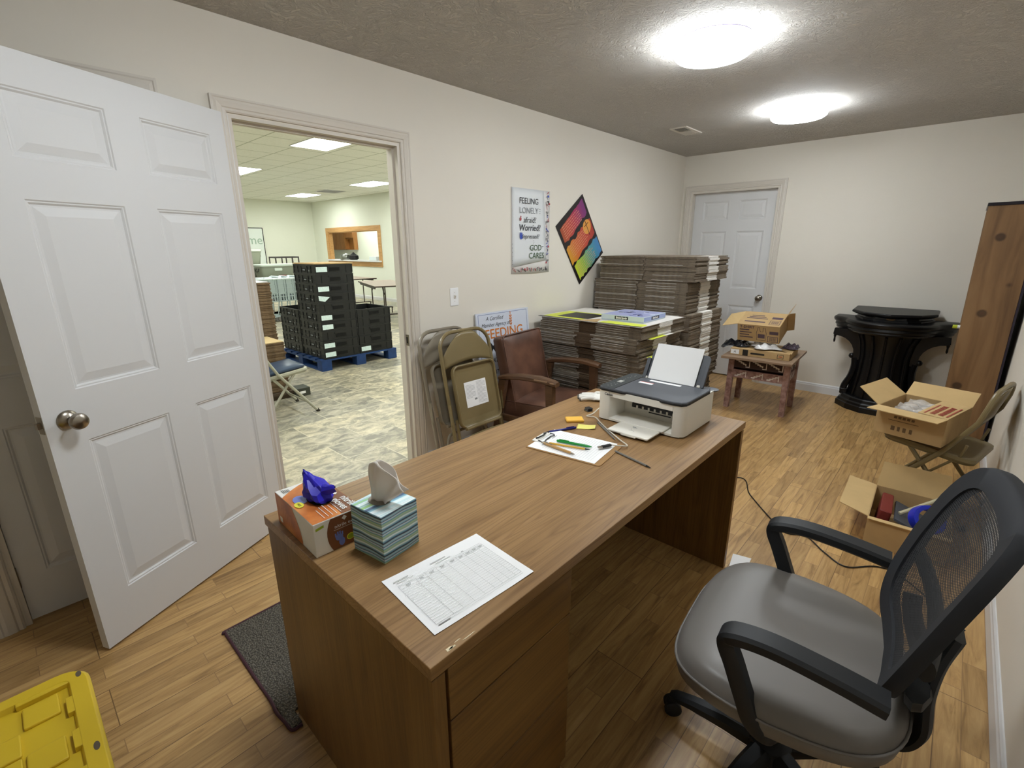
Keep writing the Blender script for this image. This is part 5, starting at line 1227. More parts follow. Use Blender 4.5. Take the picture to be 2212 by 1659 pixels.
g = G(); g.add([(0.36, 0.02, 0.060), (0.36, 0.20, 0.060), (0.14, 0.16, 0.075), (0.02, -0.01, 0.058)], [(0, 1, 2, 3)], 0, None, False); g.add([(0.20, -0.002, 0.0555), (0.36, -0.002, 0.0555), (0.36, 0.03, 0.072), (0.20, 0.04, 0.075)], [(0, 1, 2, 3)], 0, None, False); obj('flap', g, M['kraft'], fb, solid=0.003)
# crumpled bags between the two cartons
def rag(name, label, cat, loc, sx, sy, h_, m, seed, rz=0.0, droop=0.0):
    r_ = random.Random(seed); ph = [r_.uniform(0, 6.28) for _ in range(8)]; g = G()
    def fn(u, v):
        a, b = u*2-1, v*2-1; e = max(0, 1-max(abs(a), abs(b))**4)
        z = 0.006+h_*e*(0.45+0.3*math.sin(5*a+ph[0]+2*b)+0.25*math.sin(9*b+ph[1]-3*a)+0.15*math.sin(14*a+7*b+ph[2]))
        return (a*sx*(1+0.12*math.sin(4*b+ph[3])), b*sy*(1+0.12*math.sin(5*a+ph[4])), max(0.003, z)-droop*max(0, b-0.55)**1.0)
    g.grid(fn, 26, 26); return tag(obj(name, g, m, loc=loc, rot=(0, 0, rz), solid=0.0015), label, cat)
rag('plastic_bag', 'crumpled black plastic bag hanging over the left edge of the side table', 'plastic bag', (4.66, 1.45, 0.583), 0.11, 0.11, 0.05, mat('black_film', '#24252a', 0.25), 3, 0.2, 0.05)
rag('plastic_bag', 'crumpled white plastic bag between the two cartons on the side table', 'plastic bag', (4.64, 1.19, 0.590), 0.11, 0.10, 0.05, mat('white_film', '#e8e8e8', 0.3), 5, 0.5)
rag('plastic_bag', 'crumpled dark purple bag under the printed carton, right of the white bag', 'plastic bag', (4.78, 1.02, 0.588), 0.10, 0.06, 0.035, mat('plum_film', '#40343f', 0.3), 6, 0.1)
# printed carton lying on its side, open both ends
tc2 = thing('bag_carton', 'brown printed carton of shopping bags with its end flaps open, on the side table', 'carton', (4.60, 1.08, 0.643), rot=(0, -0.34, 0.03))
g = G(); Wd, Dp, Ht, th = 0.345, 0.26, 0.165, 0.004
g.box(0, Dp, 0, Wd, 0, th, 0); g.box(0, Dp, 0, Wd, Ht-th, Ht, 0); g.box(0, th, 0, Wd, th, Ht-th, 0); g.box(Dp-th, Dp, 0, Wd, th, Ht-th, 0); g.box(th, Dp-th, 0.004, 0.008, th, Ht-th, 0)
cbx = obj('carton', g, M['kraft'], tc2)
g = G(); F1 = frame((-0.0007, Wd, 0), (0, -1, 0), (0, 0, 1)); FT = frame((0, Wd, Ht+0.0007), (0, -1, 0), (1, 0, 0))
g.text('T-SHIRT', 0.034, F1 @ Matrix.Translation((0.082, 0.140, 0)), 0, bold=0.001); 
for k, (a, b) in enumerate(((0.02, 0.10), (0.02, 0.12), (0.02, 0.10), (0.02, 0.13))): g.box(a, b, 0.108-k*0.024, 0.118-k*0.024, -0.0002, 0.0002, 0, F1)
g.box(0.265, 0.335, 0.085, 0.115, -0.0002, 0.0002, 0, F1); g.box(0.25, 0.335, 0.01, 0.065, -0.0002, 0.0002, 0, F1); g.box(0.255, 0.33, 0.015, 0.06, 0.0002, 0.0004, 1, F1)
for k in range(14): g.box(0.262+k*0.0044, 0.2635+k*0.0044+0.0008*(k % 3), 0.02, 0.055, 0.0004, 0.0006, 0, F1)
bag = [(0.165, 0.02), (0.235, 0.02), (0.24, 0.09), (0.228, 0.145), (0.215, 0.145), (0.213, 0.105), (0.19, 0.105), (0.186, 0.145), (0.172, 0.145), (0.16, 0.09)]
g.tube([tuple(F1 @ Vector((x, y, 0))) for x, y in bag], 0.0018, 5, 0, closed=True); g.box(0.172, 0.228, 0.04, 0.08, -0.0002, 0.0002, 0, F1)
g.box(0.04, 0.21, 0.055, 0.075, -0.0002, 0.0002, 0, FT)
for k in range(3): g.box(0.04+0.015*k, 0.215-0.02*k, 0.125+0.028*k, 0.138+0.028*k, -0.0002, 0.0002, 0, FT)
g.box(0.245, 0.33, 0.135, 0.175, -0.0002, 0.0002, 0, FT); g.box(0.245, 0.33, 0.03, 0.11, -0.0002, 0.0002, 0, FT); g.box(0.25, 0.325, 0.035, 0.105, 0.0002, 0.0004, 1, FT)
for k in range(14): g.box(0.257+k*0.0044, 0.2585+k*0.0044+0.0008*(k % 3), 0.045, 0.095, 0.0004, 0.0006, 0, FT)
obj('carton_printing', g, [M['kraft_print'], M['kraft']], cbx)
for nm, pts in (('left', [(0.0, Wd, Ht), (Dp, Wd, Ht), (Dp-0.02, Wd+0.13, Ht-0.03), (0.02, Wd+0.14, Ht-0.045)]), ('right', [(0, 0, Ht), (Dp, 0, Ht), (Dp, -0.055, Ht+0.10), (0.0, -0.055, Ht+0.12)]), ('far', [(Dp, 0, 0), (Dp, 0, Ht), (Dp+0.03, -0.05, Ht), (Dp+0.03, -0.05, 0)])):
    g = G(); g.add(pts, [(0, 1, 2, 3)], 0, None, False); obj('flap', g, M['kraft_in'] if nm == 'left' else M['kraft'], tc2, solid=0.003)

# ================= BLACK PULPIT =================
M['pulpit'] = mat('black_lacquer', '#08080a', 0.38)
pp = thing('pulpit', 'glossy black church pulpit with curved side brackets against the far wall', 'pulpit', (5.34, 0.395, 0))
def dpoly(k, pts): return [(x*k, y*k) for x, y in pts]
_h = [(0.275, 0.455), (0.17, 0.455), (0.12, 0.43), (0.07, 0.39), (0.035, 0.345), (-0.03, 0.325), (-0.09, 0.29), (-0.14, 0.25), (-0.18, 0.20), (-0.21, 0.145), (-0.23, 0.085), (-0.24, 0.03)]
TOPP = _h+[(x, -y) for x, y in reversed(_h)]
def off(poly, d):
    n = len(poly); out = []
    for i, (x, y) in enumerate(poly):
        r_ = math.hypot(x-0.05, y); out.append((x if x > 0.27 else x-(x-0.05)/r_*d, y-y/r_*d))
    return out
g = G(); R = []
for z, d in ((0.715, 0.045), (0.73, 0.03), (0.74, 0.032), (0.755, 0.018), (0.775, 0.022), (0.785, 0.006), (0.80, 0.0), (0.812, 0.0), (0.822, 0.008), (0.828, 0.020)): R.append([(x, y, z) for x, y in off(TOPP, d)])
g.loft(R); obj('pulpit_top', g, M['pulpit'], pp, angle=38)
g = G()
g.loft([[(x*1.0, y, z) for x, y in [(0.24, 0.30*k), (0.12, 0.31*k), (-0.06, 0.22*k), (-0.12+0*k, 0.13*k), (-0.12, -0.13*k), (-0.06, -0.22*k), (0.12, -0.31*k), (0.24, -0.30*k)]] for z, k in ((0.828, 0.92), (0.845, 0.92), (0.85, 0.86), (0.875, 0.82))], smooth=False)
obj('plinth', g, M['pulpit'], pp, bevel=0.003)
g = G(); g.loft([[(x*k+0.03, y*k, z+(x*0.05)) for x, y in [(0.22, 0.30), (-0.02, 0.30), (-0.14, 0.20), (-0.20, 0.0), (-0.14, -0.20), (-0.02, -0.30), (0.22, -0.30)]] for z, k in ((0.872, 0.86), (0.885, 0.96), (0.892, 1.0), (0.906, 1.0), (0.912, 0.97))], smooth=False)
obj('lectern_rest', g, M['pulpit'], pp, bevel=0.002)
g = G(); g.sphere((-0.125, 0.0, 0.858), 0.02, 12, 0, None, (0.15, 1.6, 0.6)); obj('emblem', g, mat('brass_emblem', '#6b5030', 0.5), pp)
g = G(); R = []
COLP = [(0.24, 0.21), (0.06, 0.22), (-0.03, 0.17), (-0.10, 0.09), (-0.12, 0.0), (-0.10, -0.09), (-0.03, -0.17), (0.06, -0.22), (0.24, -0.21)]
for z, k in ((0.10, 1.02), (0.20, 0.97), (0.35, 0.88), (0.50, 0.86), (0.62, 0.95), (0.70, 1.12), (0.716, 1.2)): R.append([(x if x > 0.2 else x*k, y*k, z) for x, y in COLP])
g.loft(R, smooth=False)
for i in range(1, len(COLP)-1):
    x, y = COLP[i]; g.tube([(x*1.03, y*1.03, 0.10), (x*0.91, y*0.91, 0.35), (x*0.89, y*0.89, 0.50), (x*0.98, y*0.98, 0.62), (x*1.15, y*1.15, 0.70)], 0.012, 6)
obj('pedestal', g, M['pulpit'], pp, bevel=0.002)
g = G(); R = []
BP = [(0.26, 0.30), (0.02, 0.305), (-0.10, 0.21), (-0.17, 0.09), (-0.175, -0.09), (-0.10, -0.21), (0.02, -0.305), (0.26, -0.30)]
for z, k in ((0.0, 1.0), (0.05, 1.0), (0.055, 0.95), (0.075, 0.94), (0.085, 0.88), (0.11, 0.86), (0.12, 0.80)): R.append([(x if x > 0.2 else x*k, y*k, z) for x, y in BP])
g.loft(R, smooth=False); obj('base', g, M['pulpit'], pp, bevel=0.003)
for s in (-1, 1):
    g = G()
    # arched bracket: flat profile in the y-z plane, extruded along x
    prof = [(0.18, 0.72), (0.415, 0.72), (0.42, 0.665), (0.40, 0.655)]+[(0.40-0.165*math.sin(a), 0.655-0.16*(1-math.cos(a))) for a in [PI/2*k/6 for k in range(1, 7)]]+[(0.23, 0.46), (0.20, 0.44), (0.17, 0.45)]
    g.prism([(s*y, z) for y, z in prof], -0.02, 0.025, 0, Matrix(((0, 0, 1, 0.06), (1, 0, 0, 0), (0, 1, 0, 0), (0, 0, 0, 1))))
    g.lathe([(0.004, 0.585), (0.009, 0.60), (0.007, 0.63), (0.012, 0.65), (0.010, 0.67)], 10, 0, Matrix.Translation((0.06, s*0.405, 0)))
    g.sphere((0.06, s*0.245, 0.475), 0.026, 12)
    path = [(0.06, s*0.220, 0.46), (0.06, s*0.212, 0.38), (0.05, s*0.225, 0.28), (0.05, s*0.255, 0.20), (0.04, s*0.262, 0.15), (0.03, s*0.250, 0.11)]
    g.tube(bez(path, 5), 0.028, 8)
    g.rbox(0.01, 0.08, min(s*0.225, s*0.285), max(s*0.225, s*0.285), 0.11, 0.16, 0.01)
    obj('side_bracket', g, M['pulpit'], pp)

# ================= WOODEN BOOKCASE =================
t = NT('knotty_pine'); co = t.coord(scale=(9, 9, 1)); n1 = t.n('ShaderNodeTexNoise', i_Scale=1.6, i_Detail=5.0, i_Distortion=0.6); t.l(co, n1.inputs[0])
base = t.ramp(n1.outputs[0], [(0.3, hexc('#664a2e')), (0.5, hexc('#7f5f3d')), (0.7, hexc('#8f6e4a'))])
co2 = t.coord(scale=(0, 1, 1))
for (ky, kz) in ((0.155, 1.52), (0.155, 1.03), (0.06, 1.22), (0.19, 0.52)):
    mp = t.n('ShaderNodeMapping'); mp.inputs['Location'].default_value = (0, -ky, -kz); t.l(co2, mp.inputs[0])
    ln = t.n('ShaderNodeVectorMath', operation='LENGTH'); t.l(mp.outputs[0], ln.inputs[0])
    r_ = t.ramp(ln.outputs['Value'], [(0.0, hexc('#6b4a34')), (0.02, hexc('#4a3020')), (0.03, (1, 1, 1)), (1, (1, 1, 1))]) if kz > 1.3 or kz < 1.1 else t.ramp(ln.outputs['Value'], [(0.0, hexc('#6a4828')), (0.02, (1, 1, 1)), (1, (1, 1, 1))])
    base = t.mix(0.75, base, r_, 'MULTIPLY')
t.l(base, t.b.inputs['Base Color']); t.b.inputs['Roughness'].default_value = 0.5; M['knotty'] = t.m
BX, BY = 4.50, -0.302
bc = thing('bookcase', 'tall knotty pine bookcase standing against the right wall beside the pulpit', 'bookcase', (BX, BY, 0), rot=(-0.014, 0, 0))
g = G(); g.box(0, 0.02, 0, 0.245, 0, 1.715); obj('side_panel', g, M['knotty'], bc, bevel=0.0015)
g = G(); g.box(0.62, 0.64, 0, 0.245, 0, 1.715); obj('side_panel', g, M['knotty'], bc, bevel=0.0015)
for z in (0.06, 0.42, 0.80, 1.18, 1.50): g = G(); g.box(0.02, 0.62, 0.01, 0.235, z, z+0.02); obj('shelf', g, M['knotty'], bc)
g = G(); g.box(0.0, 0.64, -0.012, -0.001, 0.02, 1.71); obj('back_panel', g, mat('dark_bookcase_back', '#2a2230', 0.6), bc)
g = G(); g.box(-0.005, 0.645, -0.01, 0.25, 1.716, 1.735); obj('top_cover', g, mat('dark_glossy_top', '#1b1620', 0.25), bc)
o = obj('marker_pen', (lambda g_: (g_.tube([(0, 0, 0), (0, 0.075, 0)], 0.012, 10, 0), g_.tube([(0, 0.075, 0), (0, 0.10, 0)], 0.0125, 10, 1), g_)[-1])(G()), [M['paper'], mat('lime_cap', '#c3cf3a', 0.4)], loc=(BX+0.10, -0.105, 0.915)); tag(o, 'white marker with a lime cap poking out of the bookcase shelf', 'marker')
o = obj('rolled_paper', (lambda g_: (g_.tube([(0, -0.1, 0), (0, 0.035, 0)], 0.014, 12, 0), g_)[-1])(G()), [M['trim']], loc=(BX+0.06, -0.09, 0.877)); tag(o, 'end of a white paper roll just below the lime capped marker', 'paper roll')
o = obj('binder', (lambda g_: (g_.box(0, 0.03, -0.2, 0.0, 0, 0.15, 0), g_.box(0.032, 0.06, -0.2, -0.012, 0, 0.13, 1), g_)[-1])(G()), [mat('cloudy_plastic', '#8e8d96', 0.4), mat('violet_binder', '#3c2f55', 0.5)], loc=(BX+0.05, -0.028, 1.022)); 
o.location = (BX+0.06, -0.05, 0.955); tag(o, 'grey and violet folders standing out of the bookcase behind the pulpit top', 'folder')
o = obj('folded_paper', (lambda g_: (g_.box(0, 0.05, -0.12, -0.012, 0, 0.040, 0), g_)[-1])(G()), [M['paper']], loc=(BX+0.03, -0.035, 1.252)); tag(o, 'white paper edge showing beside the bookcase panel at mid height', 'paper')

# ================= OPEN FOLDING CHAIR AND OPEN CARTONS =================
def open_folding_chair(label, loc, rz, m, seat_m=None):
    fc = thing('folding_chair', label, 'folding chair', loc, rotz=rz); W2 = 0.215
    pts = [(-W2-0.01, 0.235, 0.0), (-W2, -0.08, 0.41), (-W2, -0.185, 0.60)]+[(-W2+0.10*(1-math.cos(a)), -0.200-0.015*math.sin(a), 0.655+0.105*math.sin(a)) for a in [PI/2*k/6 for k in range(1, 7)]]
    pts += [(-x, y, z) for x, y, z in reversed(pts)]
    g = G(); g.tube(pts, 0.0125, 10); obj('back_frame', g, m, fc)
    g = G()
    def bp2(u, v):
        x = (u*2-1)*(W2-0.003)*(1-0.30*max(0, (v-0.5)/0.5)**2.2); z0_ = 0.560+0.025*(1-(u*2-1)**2); z = z0_+(0.760-0.09*abs(u*2-1)**3.2-z0_)*v
        return (x, -0.168-0.25*(z-0.565)-0.016*(1-(u*2-1)**2), z)
    g.grid(bp2, 16, 8); obj('back_panel', g, m, fc, solid=0.003)
    g = G(); SM = Matrix.Translation((0, 0, 0.405)) @ Matrix.Rotation(0.10, 4, 'X')
    g.loft([[(x, y, z) for x, y in rrect(-0.205+k, 0.205-k, -0.21+k, 0.20-k, 0.05, 5)] for z, k in ((-0.028, 0.002), (-0.032, 0.008), (-0.012, -0.003), (0.004, 0.000), (0.008, 0.010), (0.003, 0.03))], T=SM)
    se = obj('seat', g, m, fc)
    if seat_m:
        g = G(); cushion(g, 0.36, 0.37, 0.028, SM @ Matrix.Translation((0, 0, 0.020)), r=0.01, crown=0.012); obj('seat_pad', g, seat_m, se, angle=60)
    for s in (-1, 1):
        g = G(); g.tube([(s*0.185, 0.07, 0.385), (s*0.195, -0.02, 0.28), (s*0.205, -0.235, 0.0)], 0.0115, 10); obj('rear_leg', g, m, fc)
        g = G(); g.tube([(s*(W2+0.01), 0.236, -0.001), (s*(W2+0.009), 0.222, 0.022)], 0.016, 10); obj('foot_cap', g, M['rubber'], fc)
        g = G(); g.tube([(s*0.206, -0.236, -0.001), (s*0.2045, -0.222, 0.022)], 0.015, 10); obj('foot_cap', g, M['rubber'], fc)
        g = G(); g.tube([(s*0.205, -0.165, 0.47), (s*0.196, -0.15, 0.40), (s*0.192, -0.04, 0.27)], 0.007, 8); obj('brace', g, m, fc)
    g = G(); g.tube([(-0.20, -0.17, 0.10), (0.20, -0.17, 0.10)], 0.008, 8); obj('cross_bar', g, m, fc)
    g = G(); g.tube([(-0.214, 0.16, 0.10), (0.214, 0.16, 0.10)], 0.008, 8); obj('cross_bar', g, m, fc)
    return fc
open_folding_chair('open tan metal folding chair holding an open carton by the right wall', (3.525, -0.058, 0), -0.22, M['fc_tan'])
def open_carton(name, label, loc, rz, wx, wy, hh, flaps, tilt=0.0, mprint=None):
    t = thing(name, label, 'carton', loc, rot=(tilt, 0, rz)); th = 0.004; g = G()
    g.box(0, wx, 0, wy, 0, th); g.box(0, th, 0, wy, th, hh); g.box(wx-th, wx, 0, wy, th, hh); g.box(th, wx-th, 0, th, th, hh); g.box(th, wx-th, wy-th, wy, th, hh)
    obj('carton', g, M['kraft'], t)
    for pts in flaps:
        g = G(); g.add(pts, [(0, 1, 2, 3)], 0, None, False); obj('flap', g, M['kraft_in'], t, solid=0.004)
    return t
# local: x away from the camera, y towards the left wall
c1 = open_carton('open_carton', 'open brown carton with its flaps spread, standing on the tan folding chair', (3.235, -0.075, 0.444), -0.26, 0.37, 0.31, 0.155,
    [[(0, 0.31, 0.155), (0.37, 0.31, 0.155), (0.36, 0.42, 0.235), (0.01, 0.42, 0.235)],
     [(0, 0, 0.155), (0, 0.31, 0.155), (-0.145, 0.31, 0.165), (-0.145, 0.0, 0.165)],
     [(0.37, 0, 0.155), (0.37, 0.31, 0.155), (0.46, 0.31, 0.22), (0.46, 0.0, 0.22)],
     [(0.0, 0.0, 0.156), (0.37, 0.0, 0.156), (0.36, 0.13, 0.158), (0.01, 0.13, 0.158)]])
g = G(); F1 = frame((-0.0008, 0.31, 0), (0, -1, 0), (0, 0, 1))
for k, (a, b) in enumerate(((0.08, 0.098), (0.11, 0.122), (0.135, 0.15), (0.165, 0.178))): g.box(a, b, 0.03, 0.055, 0, 0.0005, 0, F1)
g.box(0.06, 0.2, 0.085, 0.088, 0, 0.0005, 0, F1); g.box(0.06, 0.2, 0.125, 0.128, 0, 0.0005, 0, F1)
for k in range(5): g.box(0.085+k*0.02, 0.099+k*0.02, 0.10, 0.114, 0, 0.0005, 0, F1)
obj('side_marks', g, mat('faded_carton_print', '#6a543a', 0.85), c1)
g = G(); T = Matrix.Translation((0, 0, 0.1610))
for a, b, c, d in ((0.03, 0.26, 0.012, 0.019), (0.03, 0.26, 0.105, 0.112)): g.box(a, b, c, d, 0, 0.0006, 0, T)
for k in range(2):
    for q in range(9): g.box(0.04+q*0.024, 0.054+q*0.024, 0.032+k*0.035, 0.055+k*0.035, 0, 0.0006, 0, T)
obj('red_stamp', g, mat('red_brown_stamp', '#a44a3a', 0.7), c1)
wp = thing('wrapped_pack', 'clear plastic wrapped pack of cups inside the carton on the folding chair', 'wrapped pack', (3.475, 0.060, 0.462), rotz=-0.26)
g = G()
for i in range(3):
    for j in range(2):
        cx, cy = -0.095+i*0.085, -0.055+j*0.075
        g.lathe([(0.030, 0.0), (0.036, 0.01), (0.038, 0.10), (0.034, 0.125), (0.02, 0.132), (0.001, 0.134)], 14, 0, Matrix.Translation((cx, cy, 0)) @ Matrix.Rotation(0.08*math.sin(i*3+j), 4, 'X'))
obj('wrapped_cups', g, mat('cloudy_wrap', '#c4bcb4', 0.2, coat=0.5), wp)
g = G(); g.grid(lambda u, v: (-0.14+0.26*u, -0.10+0.165*v, 0.128+0.012*math.sin(u*9+v*5)*math.sin(v*7)+0.006*math.sin(u*23)-0.05*max(0, abs(2*u-1)-0.8)*3), 24, 16)
obj('film', g, mat('clear_film', '#e9e6e2', 0.12, alpha=0.35), wp)
c2 = open_carton('open_carton', 'open brown carton on the floor behind the office chair, packed with odds and ends', (2.80, -0.185, 0.001), 0.03, 0.43, 0.32, 0.155,
    [[(0, 0.32, 0.155), (0.43, 0.32, 0.155), (0.45, 0.45, 0.165), (0.05, 0.45, 0.165)],
     [(0.43, 0, 0.155), (0.43, 0.32, 0.155), (0.485, 0.31, 0.285), (0.485, 0.02, 0.285)],
     [(0, 0, 0.155), (0, 0.32, 0.155), (-0.02, 0.32, 0.150), (-0.02, 0, 0.150)]])
o = obj('red_pack', (lambda g_: (g_.rbox(0, 0.24, 0, 0.05, 0, 0.145, 0.01), g_)[-1])(G()), [mat('dull_red', '#7c2f2a', 0.5)], loc=(2.90, 0.062, 0.01), rot=(0.1, 0, 0.05)); tag(o, 'dark red packet standing at the left side of the floor carton', 'packet')
o = obj('grey_folder', (lambda g_: (g_.box(0, 0.30, 0, 0.16, 0, 0.012), g_)[-1])(G()), [mat('slate_card', '#50545c', 0.6)], loc=(2.86, -0.115, 0.085), rot=(0.35, 0.1, 0.05)); tag(o, 'dark grey folder leaning inside the floor carton beside the red packet', 'folder')
o = obj('white_stick', (lambda g_: (g_.tube([(0, 0, 0), (0.21, 0.03, 0.075)], 0.009, 8), g_)[-1])(G()), [mat('ivory_plastic', '#cfc8a8', 0.4)], loc=(2.95, 0.02, 0.145), rot=(0, 0, -0.9)); tag(o, 'ivory coloured plastic stick lying across the floor carton', 'stick')
o = obj('tape_roll', (lambda g_: (g_.lathe([(0.048, -0.024), (0.056, -0.027), (0.068, -0.026), (0.070, 0), (0.068, 0.026), (0.056, 0.027), (0.048, 0.024), (0.046, 0), (0.048, -0.024)], 32, 0, cap=False), g_)[-1])(G()), [mat('bright_blue_plastic', '#1a2fc0', 0.3)], loc=(2.875, -0.085, 0.185), rot=(0.25, -0.95, 0.25)); tag(o, 'bright blue ring shaped roll on top of the floor carton', 'roll')
# cord on the floor
g = G(); g.tube(bez([(2.15, 1.3, 0.004), (2.5, 1.15, 0.004), (3.10, 0.86, 0.004), (2.92, 0.72, 0.004), (2.74, 0.57, 0.004), (2.62, 0.45, 0.004), (2.655, 0.36, 0.004), (2.56, 0.26, 0.004), (2.50, 0.16, 0.004), (2.60, 0.05, 0.004), (2.58, -0.05, 0.004), (2.35, -0.26, 0.004)], 8), 0.0035, 6)
tag(obj('power_cord', g, M['black']), 'thin black power cord running across the wooden floor behind the office chair', 'cord')
# thin white strip at the far desk foot

# ================= HALL CONTENTS =================
M['crate'] = mat('black_crate_plastic', '#131517', 0.45); M['crate_in'] = mat('crate_recess', '#010101', 0.9); M['sticker'] = mat('pale_blue_sticker', '#d3e6e6', 0.4, var=0.12, vscale=90)
M['crate_hl'] = mat('grey_catch', '#7c8284', 0.4)
CW, CD, CH = 0.488, 0.575, 0.1145
def crate_mesh():
    g = G(); w_, d_, h_ = CW, CD, CH; t_ = 0.012; lip = 0.018
    g.box(0.006, w_-0.006, 0.006, d_-0.006, 0.0, 0.008, 0)
    # rim and foot rails
    for a, b, c, d in ((0, w_, 0, t_), (0, w_, d_-t_, d_), (0, t_, t_, d_-t_), (w_-t_, w_, t_, d_-t_)):
        g.box(a, b, c, d, h_-lip, h_-0.001, 0); g.box(a+0.004*(a == 0), b-0.004*(b == w_), c+0.004*(c == 0), d-0.004*(d == d_), 0.0, 0.014, 0)
    # recessed panels
    g.box(0.008, w_-0.008, 0.008, t_, 0.014, h_-lip, 0); g.box(0.008, w_-0.008, d_-t_, d_-0.008, 0.014, h_-lip, 0); g.box(0.008, t_, t_, d_-t_, 0.014, h_-lip, 0); g.box(w_-t_, w_-0.008, t_, d_-t_, 0.014, h_-lip, 0)
    for x in (0, 0.075, w_-0.087, w_-0.012): g.box(x, x+0.012, 0.0015, 0.008, 0.014, h_-lip, 0)
    g.box(0.165, 0.345, 0.0015, 0.008, 0.078, h_-lip, 0); g.box(0.180, 0.315, 0.0004, 0.0015, 0.036, 0.074, 1); g.box(0.18, 0.335, 0.001, 0.008, 0.026, 0.032, 0)
    for y in (0, 0.11, 0.20, 0.36, 0.46, d_-0.012): g.box(0.0015, 0.008, y, y+0.012, 0.014, h_-lip, 0)
    g.box(0.0015, 0.008, 0.02, d_-0.02, 0.048, 0.054, 0)
    g.box(0.0008, 0.0015, 0.235, 0.345, 0.030, 0.062, 1); g.box(0.0002, 0.0008, 0.25, 0.315, 0.040, 0.056, 2); g.box(0.0002, 0.0012, 0.135, 0.16, 0.034, 0.050, 2)
    return g.mesh('plastic_crate', [M['crate'], M['crate_in'], M['crate_hl']])
cm = crate_mesh()
sg_ = G(); sg_.box(0.018, 0.155, -0.0012, -0.0004, 0.026, 0.084); sgm = sg_.mesh('sticker', [M['sticker']])
st_ = G(); st_.add([(0.01, -0.002, 0.095), (0.15, -0.005, 0.070), (0.085, -0.005, 0.020), (0.015, -0.002, 0.036)], [(0, 1, 2, 3)], 0, None, False); stm = st_.mesh('sticker', [M['sticker']])
ORD = ['bottom', 'second from the bottom', 'third from the bottom', 'fourth from the bottom', 'fifth from the bottom', 'fifth from the top', 'fourth from the top', 'third from the top', 'second from the top', 'top']
r_ = random.Random(2)
def crates2(x0, y0, n, where, names, stickers, group):
    for k in range(n):
        o = bpy.data.objects.new('plastic_crate', cm); COL.objects.link(o); o.location = (x0+r_.uniform(-.003, .003), y0+r_.uniform(-.003, .003), 0.1405+k*CH)
        lb = ('black crate with pale sticker, %s in %s' if k in stickers else 'black plastic crate, %s in %s') % (names[k], where)
        tag(o, lb, 'crate', group)
        if k in stickers:
            s_ = bpy.data.objects.new('sticker', stm if stickers[k] == 2 else sgm); COL.objects.link(s_); s_.parent = o
crates2(2.652, 5.615, 10, 'the tall pallet stack', ORD, {0: 1, 1: 1, 3: 1, 4: 1, 6: 2, 7: 1, 9: 1}, 'black crates in the tall stack')
ORD5 = ['bottom', 'second from the bottom', 'middle', 'second from the top', 'top']
crates2(3.150, 5.620, 5, 'the short right pallet stack', ORD5, {0: 1}, 'black crates in the short right stack')
crates2(2.650, 6.205, 5, 'the short rear pallet stack', ORD5, {}, 'black crates in the short rear stack')
# cardboard sheet on top of the crates
g = G(); g.box(0, 0.50, 0, 0.57, 0, 0.012); tag(obj('cardboard_sheet', g, M['kraft'], loc=(2.655, 5.62, 0.1405+10*CH+0.001), bevel=0.001), 'tan cardboard sheet lying on top of the tall crate stack', 'cardboard sheet')
# pallet
M['blue_paint'] = mat('blue_pallet_paint', '#17386a', 0.6, var=0.2, vscale=12)
pl = thing('pallet', 'blue painted wooden pallet under the black crates', 'pallet', (2.60, 5.60, 0))
for k in range(7):
    g = G(); g.box(0, 1.08, k*0.175, k*0.175+0.12, 0.122, 0.139); obj('deck_board', g, M['blue_paint'], pl)
for y in (0.0, 0.53, 1.05):
    for x in (0.0, 0.475, 0.95): g = G(); g.box(x, x+0.13, y, y+0.12, 0.018, 0.106); obj('block', g, M['blue_paint'], pl)
for x in (0.0, 0.475, 0.95): g = G(); g.box(x, x+0.13, 0, 1.17, 0.106, 0.122); obj('stringer_board', g, M['blue_paint'], pl); g = G(); g.box(x, x+0.13, 0, 1.17, 0.0, 0.018); obj('bottom_board', g, M['blue_paint'], pl)
# brown flattened cartons in the hall
M['brown_cb'] = mat('brown_cardboard', '#6e5a44', 0.9, var=0.25, vscale=35); M['pale_cb'] = mat('pale_cardboard', '#c9b183', 0.85)
def mini(wx, wy, th, v):
    g = G(); r2 = random.Random(v); g.box(r2.uniform(0, .008), wx-r2.uniform(0, .012), r2.uniform(0, .008), wy, 0.0008, th*0.48, 0); g.box(r2.uniform(0, .008), wx-r2.uniform(0, .012), r2.uniform(0, .008), wy, th*0.5, th-0.0006, 0)
    return g.mesh('flattened_carton', [M['brown_cb']])
def hall_stack(x1, y0, wx, wy, z0, zt, n, label, group, seed):
    th = (zt-z0)/n; ms = [mini(wx, wy, th, seed+v) for v in range(5)]; r2 = random.Random(seed)
    for k in range(n):
        o = bpy.data.objects.new('flattened_carton', ms[r2.randrange(5)]); COL.objects.link(o); o.location = (x1-wx+r2.uniform(-.006, .006), y0+r2.uniform(-.006, .006), z0+k*th); tag(o, label, 'flattened carton', group)
hall_stack(1.90, 4.85, 0.42, 0.42, 0.075, 0.575, 34, 'brown flattened carton in the lower hall stack behind the blue seated chair', 'flattened cartons in the low hall stack', 31)
hall_stack(2.04, 5.36, 0.45, 0.45, 0.075, 1.125, 60, 'brown flattened carton in the taller hall stack at the edge of the open door', 'flattened cartons in the tall hall stack', 41)
for x, y, wx, wy, lb in ((1.46, 4.83, 0.46, 0.46, 'flat dark wooden board under the lower brown carton stack in the hall'), (1.57, 5.34, 0.49, 0.49, 'flat dark wooden board under the taller brown carton stack in the hall')):
    g = G(); g.box(0, wx, 0, wy, 0.045, 0.075); g.box(0, wx, 0.02, 0.10, 0.0, 0.045); g.box(0, wx, wy-0.10, wy-0.02, 0.0, 0.045); tag(obj('skid', g, mat('dark_skid_wood', '#4a3d30', 0.8), loc=(x, y, 0)), lb, 'wooden skid')
